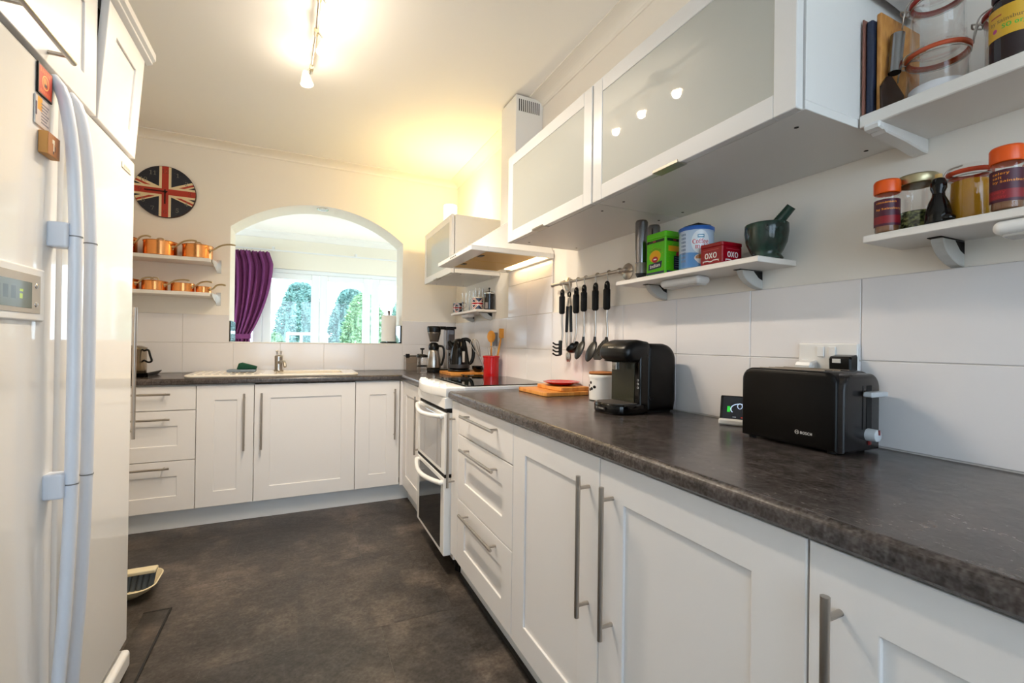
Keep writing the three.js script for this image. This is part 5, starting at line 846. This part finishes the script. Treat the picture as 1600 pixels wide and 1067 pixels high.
// ================= SHELF WITH TINS =================
{
  const U = 1.3885;
  const mill = (label, x, d) => { const g = thing('pepper_mill', label, 'mill', [x, U, d]), r = 0.0225; part('grinder', lathe([[0, 0.001], [0.011, 0.001], [0.019, 0.012], [0.02, 0.02], [0, 0.02]], [x, U, d], 26), mat.darkGrey, g); part('window', lathe([[r - 0.001, 0.019], [r - 0.001, 0.058], [r - 0.003, 0.058], [r - 0.003, 0.019]], [x, U, d], 28), M('#d8d2ca', 0.1, { transmission: 0.7, thickness: 0 }), g, 'clear band showing the contents'); part('contents', lathe([[0, 0.019], [r - 0.005, 0.019], [r - 0.005, 0.05], [0, 0.05]], [x, U, d], 20), M('#cbc5bd', 0.9), g); part('barrel', lathe([[r, 0.058], [r + 0.0004, 0.062], [r, 0.066], [r, 0.206], [r - 0.003, 0.213], [0, 0.214]], [x, U, d], 36), M('#86868a', 0.2, { metalness: 1 }), g, 'brushed steel barrel'); };
  mill('tall steel mill at the front end of the tin shelf', 1.13, 1.302); mill('tall steel mill standing at the wall behind the other mill', 1.215, 1.33);
  const tin = (label, x0, x1, d0, d1, h, m, front, side, lidH) => { const g = thing('food_tin', label, 'tin', [(x0 + x1) / 2, U, (d0 + d1) / 2]); part('box', ext(shape(rrect(x0, x1, d0, d1, 0.007, 3)), h - lidH, 0.0015).rotateX(-Math.PI / 2).translate(0, U, 0), m, g); part('lid', ext(shape(rrect(x0 - 0.001, x1 + 0.001, d0 - 0.001, d1 + 0.001, 0.008, 3)), lidH, 0.003, 2).rotateX(-Math.PI / 2).translate(0, U + h - lidH, 0), m, g); part('print', new THREE.PlaneGeometry(d1 - d0 - 0.012, h - lidH - 0.004).rotateY(-Math.PI / 2).translate(x0 - 0.0005, U + (h - lidH) / 2, -(d0 + d1) / 2), M('#ffffff', 0.22, { map: front }), g, 'printed front'); part('print', new THREE.PlaneGeometry(x1 - x0 - 0.012, h - lidH - 0.004).translate((x0 + x1) / 2, U + (h - lidH) / 2, -d0 + 0.0005), M('#ffffff', 0.22, { map: side }), g, 'printed side'); };
  const greenT = (side) => canvasTex(256, 384, (c, w, h) => { c.fillStyle = '#57c012'; c.fillRect(0, 0, w, h); c.fillStyle = '#26301c'; c.fillRect(0, 10, w, 30); c.fillStyle = '#a8323a'; c.fillRect(90, 18, 40, 14); c.fillStyle = '#2b2f52'; c.fillRect(0, h - 22, w, 22); c.fillStyle = '#8fbe18'; for (let i = 0; i < 40; i++) c.fillRect(hash(i, 1, 2) * w, 60 + hash(i, 2, 2) * 290, 14, 5); if (!side) { c.fillStyle = '#e8a91c'; c.beginPath(); c.ellipse(122, 190, 84, 66, 0, 0, 6.3); c.fill(); c.fillStyle = '#6c7a18'; c.font = 'italic 30px serif'; c.textAlign = 'center'; for (let i = 0; i < 9; i++) c.fillRect(40 + i * 20, 96 + Math.abs(i - 4) * 6, 10, 22); c.fillStyle = '#b01830'; c.beginPath(); c.ellipse(122, 226, 44, 34, 0, 0, 6.3); c.fill(); c.fillStyle = '#f0e4dc'; c.fillRect(100, 216, 44, 14); c.fillStyle = '#1c2340'; c.beginPath(); c.moveTo(28, 270); c.lineTo(226, 250); c.lineTo(214, 322); c.lineTo(20, 336); c.fill(); c.fillStyle = '#f4f0ea'; c.font = 'bold 50px sans-serif'; c.save(); c.translate(122, 312); c.rotate(-0.07); c.fillText('Indian', 0, 0); c.restore(); } else { c.fillStyle = '#e8a91c'; c.fillRect(20, 90, 150, 60); c.fillStyle = '#b01830'; c.beginPath(); c.ellipse(180, 180, 50, 36, 0, 0, 6.3); c.fill(); c.fillStyle = '#1c2340'; c.fillRect(100, 196, 156, 150); c.fillStyle = '#7d8aa6'; for (let i = 0; i < 5; i++) c.fillRect(116, 214 + i * 24, 120, 6); } });
  tin('bright green tall tea tin on the tin shelf', 1.1, 1.19, 1.149, 1.243, 0.143, M('#57c012', 0.2), greenT(false), greenT(true), 0.02);
  const oxo = canvasTex(256, 160, (c, w, h) => { c.fillStyle = '#9c0a1c'; c.fillRect(0, 0, w, h); c.fillStyle = '#d05a5e'; c.fillRect(30, 20, 200, 4); c.fillStyle = '#f1eae6'; c.font = 'bold 78px sans-serif'; c.textAlign = 'center'; c.textBaseline = 'middle'; c.fillText('OXO', w / 2, 80); c.strokeStyle = '#f1eae6'; c.lineWidth = 10; c.beginPath(); c.moveTo(28, 148); c.lineTo(28, 132); c.lineTo(90, 132); c.quadraticCurveTo(128, 150, 160, 130); c.lineTo(228, 130); c.lineTo(228, 146); c.stroke(); });
  tin('low red square tin on the tin shelf', 1.1, 1.184, 0.924, 1.006, 0.062, M('#9c0a1c', 0.2), oxo, oxo, 0.012);
  const x = 1.15, d = 1.066, cm = canvasTex(1024, 512, (c, w, h) => { c.fillStyle = '#b7c9dd'; c.fillRect(0, 0, w, h); c.fillStyle = '#5b93cd'; c.beginPath(); c.moveTo(0, h); c.lineTo(0, 330); c.quadraticCurveTo(420, 250, w, 420); c.lineTo(w, h); c.fill(); c.fillStyle = '#e6ebf0'; c.beginPath(); c.ellipse(610, 170, 150, 160, 0, 0, 6.3); c.fill(); c.fillStyle = '#4a86a4'; c.fillRect(560, 70, 110, 46); c.fillStyle = '#e9f1f6'; c.fillRect(574, 84, 82, 16); c.fillStyle = '#c01a28'; c.font = 'bold 84px serif'; c.textAlign = 'center'; c.fillText('Coffee', 610, 196); c.fillText('mate', 630, 262); c.fillStyle = '#e8ddcf'; c.beginPath(); c.ellipse(640, 390, 130, 60, 0, 0, 6.3); c.fill(); c.fillStyle = '#b9763c'; c.beginPath(); c.ellipse(640, 380, 108, 40, 0, 0, 6.3); c.fill(); c.fillStyle = '#f0f0ee'; c.beginPath(); c.moveTo(515, 400); c.quadraticCurveTo(640, 560, 765, 400); c.fill(); c.fillStyle = '#6b7f9c'; for (let i = 0; i < 8; i++) for (let j = 0; j < 3; j++) c.fillRect(260 + j * 36, 40 + i * 52, 24, 30); });
  const g = thing('creamer_tub', 'blue and white coffee creamer tub behind the red tin', 'tub', [x, U, d]);
  part('tub', lathe([[0, 0.0005], [0.05, 0.0005], [0.052, 0.004], [0.052, 0.122], [0, 0.122]], [x, U, d], 40), M('#b7c9dd', 0.25), g);
  wrap('print', g, x, U + 0.003, U + 0.121, d, 0.0525, cm, 3.6, { turn: -0.1, rough: 0.2, label: 'printed wrapper' });
  part('lid', lathe([[0.054, 0.12], [0.0545, 0.131], [0.05, 0.134], [0, 0.134]], [x, U, d], 40), M('#2f66b8', 0.3), g, 'blue lid');
  part('cap', rbox(x - 0.03, x + 0.03, U + 0.1335, U + 0.1435, d - 0.034, d + 0.026, 0.004, 2), mat.black, g, 'dark flip cap');
  const mx = 1.19, md = 0.853, mo = thing('mortar', 'dark green marble mortar at the end of the tin shelf', 'mortar', [mx, U, md]);
  part('bowl', lathe([[0, 0.0005], [0.041, 0.0005], [0.043, 0.006], [0.036, 0.016], [0.042, 0.026], [0.052, 0.05], [0.056, 0.078], [0.0555, 0.1], [0.0535, 0.102], [0.05, 0.1], [0.046, 0.06], [0.03, 0.04], [0, 0.034]], [mx, U, md], 48), M('#ffffff', 0.14, { map: noiseTex(256, (a, b) => mix([16, 32, 28], [52, 84, 70], fbm(a, b, 10, 5, 6) * 1.6 - 0.4)) }), mo);
  const pe = thing('pestle', 'dark green marble pestle leaning in the mortar', 'pestle', [mx, U + 0.05, md]);
  part('pestle', join(cyl([mx - 0.005, U + 0.055, md + 0.012], [1.206, U + 0.14, 0.792], 0.0165, 0.0125, 20), ball([mx - 0.005, U + 0.055, md + 0.012], 0.0165, 1, 1, 1, 16)), mat.marble, pe);
}
// ================= SPICE SHELF =================
{
  const U = 1.3885, content = M('#8a5a34', 0.9);
  const lab = (lines, sub) => canvasTex(384, 384, (c, w, h) => { c.fillStyle = '#4a0d28'; c.fillRect(0, 0, w, h); c.fillStyle = '#8c1420'; c.fillRect(0, 240, w, 110); c.fillStyle = '#f0901c'; c.font = 'bold 40px sans-serif'; c.textAlign = 'left'; lines.forEach((l, i) => c.fillText(l, 76, 60 + i * 48)); c.fillStyle = '#c4202c'; c.font = '44px sans-serif'; sub.forEach((l, i) => c.fillText(l, 64, 280 + i * 56)); });
  const spice = (label, x, d, tex, fill) => { const g = thing('spice_jar', label, 'spice jar', [x, U, d]), r = 0.0218; part('glass', lathe([[0, 0.0005], [r - 0.002, 0.0005], [r, 0.003], [r, 0.078], [r - 0.003, 0.086], [r - 0.004, 0.086], [r - 0.0015, 0.078], [r - 0.0015, 0.004], [0, 0.003]], [x, U, d], 30), mat.thinGlass, g); part('contents', lathe([[0, 0.0035], [r - 0.0025, 0.0035], [r - 0.0025, fill], [0, fill + 0.002]], [x, U, d], 24), content, g, 'ground spice'); wrap('print', g, x, U + 0.014, U + 0.07, d, r + 0.0003, tex, 3.4, { turn: 0.1, label: 'purple and red paper label' }); part('cap', lathe([[r - 0.001, 0.084], [r + 0.0012, 0.086], [r + 0.0012, 0.108], [r - 0.001, 0.112], [0, 0.113]], [x, U, d], 30), mat.orange, g, 'orange flip cap'); };
  spice('small cinnamon spice jar with orange cap at the shelf end', 1.125, 0.532, lab(['cinnamon', '', 'by Sainsbury\'s'], []), 0.03);
  spice('celery salt spice jar with orange cap in front of the turmeric jar', 1.12, 0.35, lab(['celery', 'salt', 'by Sainsbury\'s'], ['every', 'today']), 0.05);
  { const x = 1.172, d = 0.5, r = 0.0335, g = thing('herb_jar', 'round glass jar of dried green herbs with metal lid', 'jar', [x, U, d]);
    part('glass', lathe([[0, 0.0005], [r - 0.003, 0.0005], [r, 0.004], [r, 0.09], [r - 0.004, 0.1], [r - 0.004, 0.108], [r - 0.006, 0.108], [r - 0.006, 0.099], [r - 0.002, 0.089], [r - 0.002, 0.005], [0, 0.0035]], [x, U, d], 36), mat.thinGlass, g);
    part('contents', lathe([[0, 0.004], [r - 0.003, 0.004], [r - 0.003, 0.043], [r * 0.5, 0.046], [0, 0.043]], [x, U, d], 30), M('#ffffff', 0.95, { map: noiseTex(256, (a, b) => mix([40, 48, 22], [150, 156, 96], fbm(a, b, 40, 2, 8) * 2 - 0.5)) }), g, 'dried green herbs');
    part('lid', lathe([[r - 0.003, 0.1], [r + 0.001, 0.101], [r + 0.001, 0.116], [r - 0.001, 0.119], [0, 0.12]], [x, U, d], 36), M('#b9ad8a', 0.3, { metalness: 0.9 }), g, 'pale gold screw lid'); }
  { const x = 1.124, d = 0.446, g = thing('ceramic_figure', 'little glossy black cat-shaped pot with cork stopper', 'figurine', [x, U, d]);
    part('body', join(lathe([[0, 0.0005], [0.018, 0.0005], [0.021, 0.004], [0.02, 0.022], [0.0155, 0.042], [0.01, 0.055], [0.0095, 0.062], [0.0125, 0.07], [0.0125, 0.08], [0.0095, 0.088], [0.007, 0.09], [0, 0.0905]], [x, U, d], 30), ball([x - 0.006, U + 0.008, d - 0.014], 0.012, 1, 0.8, 1.2, 14)), mat.blackGloss, g);
    part('cork', lathe([[0, 0.099], [0.0055, 0.098], [0.006, 0.089]], [x, U, d], 14), M('#c8a468', 0.9), g); }
  // clip-top preserving jars
  const clipJar = (label, x, d, U0, r, h, seal, fillMat, fillH, taper, bail) => {
    const g = thing('clip_top_jar', label, 'jar', [x, U0, d]), n = h * 0.82;
    part('glass', lathe([[0, 0.0005], [r - 0.004, 0.0005], [r, 0.006], [r * (1 - taper), n], [r * (1 - taper), n + 0.003], [r * (1 - taper) - 0.003, n + 0.003], [r * (1 - taper) - 0.0028, n], [r - 0.003, 0.007], [0, 0.004]], [x, U0, d], 44), mat.thinGlass, g);
    if (fillMat) part('contents', lathe([[0, 0.0045], [r - 0.0045, 0.0045], [(r - 0.0045) * (1 - taper * fillH / n), fillH], [r * 0.4, fillH + 0.004], [0, fillH]], [x, U0, d], 36), fillMat, g, 'jar contents');
    const q = r * (1 - taper);
    part('seal_ring', lathe([[q - 0.003, n + 0.003], [q + 0.0032, n], [q + 0.004, n + 0.0085], [q - 0.003, n + 0.0088]], [x, U0, d], 44), seal, g, 'rubber seal ring');
    part('lid', lathe([[q - 0.001, n + 0.009], [q + 0.001, n + 0.0095], [q + 0.0005, n + 0.014], [q * 0.8, h - 0.003], [q * 0.78, h], [q * 0.74, h], [q * 0.72, n + 0.012], [0, n + 0.011]], [x, U0, d], 44), mat.thinGlass, g, 'glass lid');
    const t = toCam(x, d) + bail, c = Math.sin(t), s = Math.cos(t), tx = Math.cos(t), tz = -Math.sin(t), at = (rad, side, u) => [x + c * rad + tx * side, U0 + u, d - (s * rad + tz * side)];
    part('wire_clip', join(lathe([[q + 0.001, n - 0.004], [q + 0.003, n - 0.003], [q + 0.001, n - 0.002]], [x, U0, d], 44), tube([at(q * 0.5, -q * 0.55, n + 0.018), at(q + 0.004, -0.013, n + 0.012), at(q + 0.012, -0.012, n - 0.012), at(q + 0.014, 0, n - 0.03), at(q + 0.012, 0.012, n - 0.012), at(q + 0.004, 0.013, n + 0.012), at(q * 0.5, q * 0.55, n + 0.018)], 0.0016, 50, 6), tube([at(q + 0.003, -0.009, n - 0.004), at(q + 0.015, -0.008, n + 0.002), at(q + 0.016, 0, n + 0.006), at(q + 0.015, 0.008, n + 0.002), at(q + 0.003, 0.009, n - 0.004)], 0.0016, 30, 6)), mat.steel, g, 'wire bail clip');
    return g;
  };
  clipJar('clip-top jar filled with yellow turmeric on the spice shelf', 1.17, 0.417, U, 0.0335, 0.113, mat.rubber, M('#c28a06', 0.85), 0.082, 0.1, -1.35);
  clipJar('clip-top jar behind the celery salt at the picture edge', 1.19, 0.318, U, 0.032, 0.1, mat.rubber, M('#6f8f80', 0.85), 0.06, 0.08, 1.2);
  // upper deep shelf
  const V = 1.6375, salt = M('#eceaec', 0.95);
  clipJar('large clip-top jar with a little white salt on the deep shelf', 1.16, 0.464, V, 0.05, 0.118, mat.orangeSeal ??= M('#c9532c', 0.4), salt, 0.036, 0.06, -1.45);
  clipJar('empty clip-top jar stacked on the salt jar', 1.16, 0.464, V + 0.1185, 0.043, 0.11, M('#a8322c', 0.4), null, 0, 0.06, -1.5);
  clipJar('clip-top jar of flour between the salt jar and the dark bottle', 1.2, 0.366, V, 0.043, 0.165, M('#a02824', 0.4), M('#d9d2c8', 0.95), 0.085, 0.05, -1.5);
  { const x = 1.118, d = 0.342, g = thing('syrup_jar', 'dark jar with yellow and green label on the deep shelf', 'jar', [x, V, d]), r = 0.031;
    part('jar', lathe([[0, 0.0005], [r - 0.003, 0.0005], [r, 0.005], [r, 0.105], [r - 0.006, 0.118], [r - 0.009, 0.123], [0, 0.123]], [x, V, d], 40), M('#1d0a12', 0.06), g);
    const t = canvasTex(512, 256, (c, w, h) => { c.fillStyle = '#d9a92e'; c.fillRect(0, 0, w, h); c.fillStyle = '#a8482a'; c.beginPath(); c.moveTo(300, 20); c.quadraticCurveTo(380, 110, 420, 10); c.fill(); c.fillRect(60, 60, 90, 12); c.fillStyle = '#23252e'; c.font = '40px serif'; c.fillText('by Sainsbury\'s', 60, 132); c.fillStyle = '#3fae3a'; c.font = 'bold 52px sans-serif'; c.fillText('SO organic', 150, 190); c.fillStyle = '#b0307a'; c.beginPath(); c.arc(100, 186, 18, 0, 6.3); c.fill(); c.fillStyle = '#c9d4dc'; c.fillRect(440, 0, 72, h); c.fillStyle = '#3fae3a'; c.fillRect(450, 20, 40, 30); });
    wrap('print', g, x, V + 0.048, V + 0.1, d, r + 0.0004, t, 3.2, { turn: 0.15, label: 'yellow paper label' });
    part('cap', lathe([[r - 0.005, 0.12], [r - 0.003, 0.124], [r - 0.003, 0.14], [r - 0.006, 0.143], [0, 0.143]], [x, V, d], 36), M('#2a1020', 0.4), g); }
  { const g = thing('recipe_folder', 'dark blue folder standing against the cupboard side', 'folder', [1.15, V, 0.545]); part('cover', box(1.074, 1.235, V, V + 0.205, 0.5525, 0.5555, 0.0005), M('#8a5a4c', 0.6), g); part('pages', rbox(1.079, 1.235, V, V + 0.2, 0.538, 0.5524, 0.005, 2), M('#1c2740', 0.35), g); }
  { const g = thing('chopping_board', 'upright wooden board on the deep shelf behind the salt jar', 'chopping board', [1.16, V, 0.53]); part('board', muv(rbox(1.088, 1.242, V, V + 0.21, 0.527, 0.5365, 0.003, 2).rotateX(0), 2.4), mat.oak, g);
    const k = thing('cleaver', 'small cleaver with round steel handle leaning on the upright board', 'cleaver', [1.105, V, 0.515]); part('blade', profD([[1.08, V + 0.001], [1.16, V + 0.001], [1.165, V + 0.05], [1.115, V + 0.08], [1.1, V + 0.075], [1.078, V + 0.05]], 0.521, 0.525, 0.0005), M('#3b2a22', 0.3, { metalness: 0.6 }), k); part('handle', cyl([1.106, V + 0.078, 0.512], [1.117, V + 0.16, 0.512], 0.011, 0.0125, 18), M('#8d8d90', 0.18, { metalness: 1 }), k, 'brushed steel handle'); }
}
scene.traverse((o) => { if (o.isMesh) { o.castShadow = true; o.receiveShadow = true; } });
renderer.render(scene, camera);
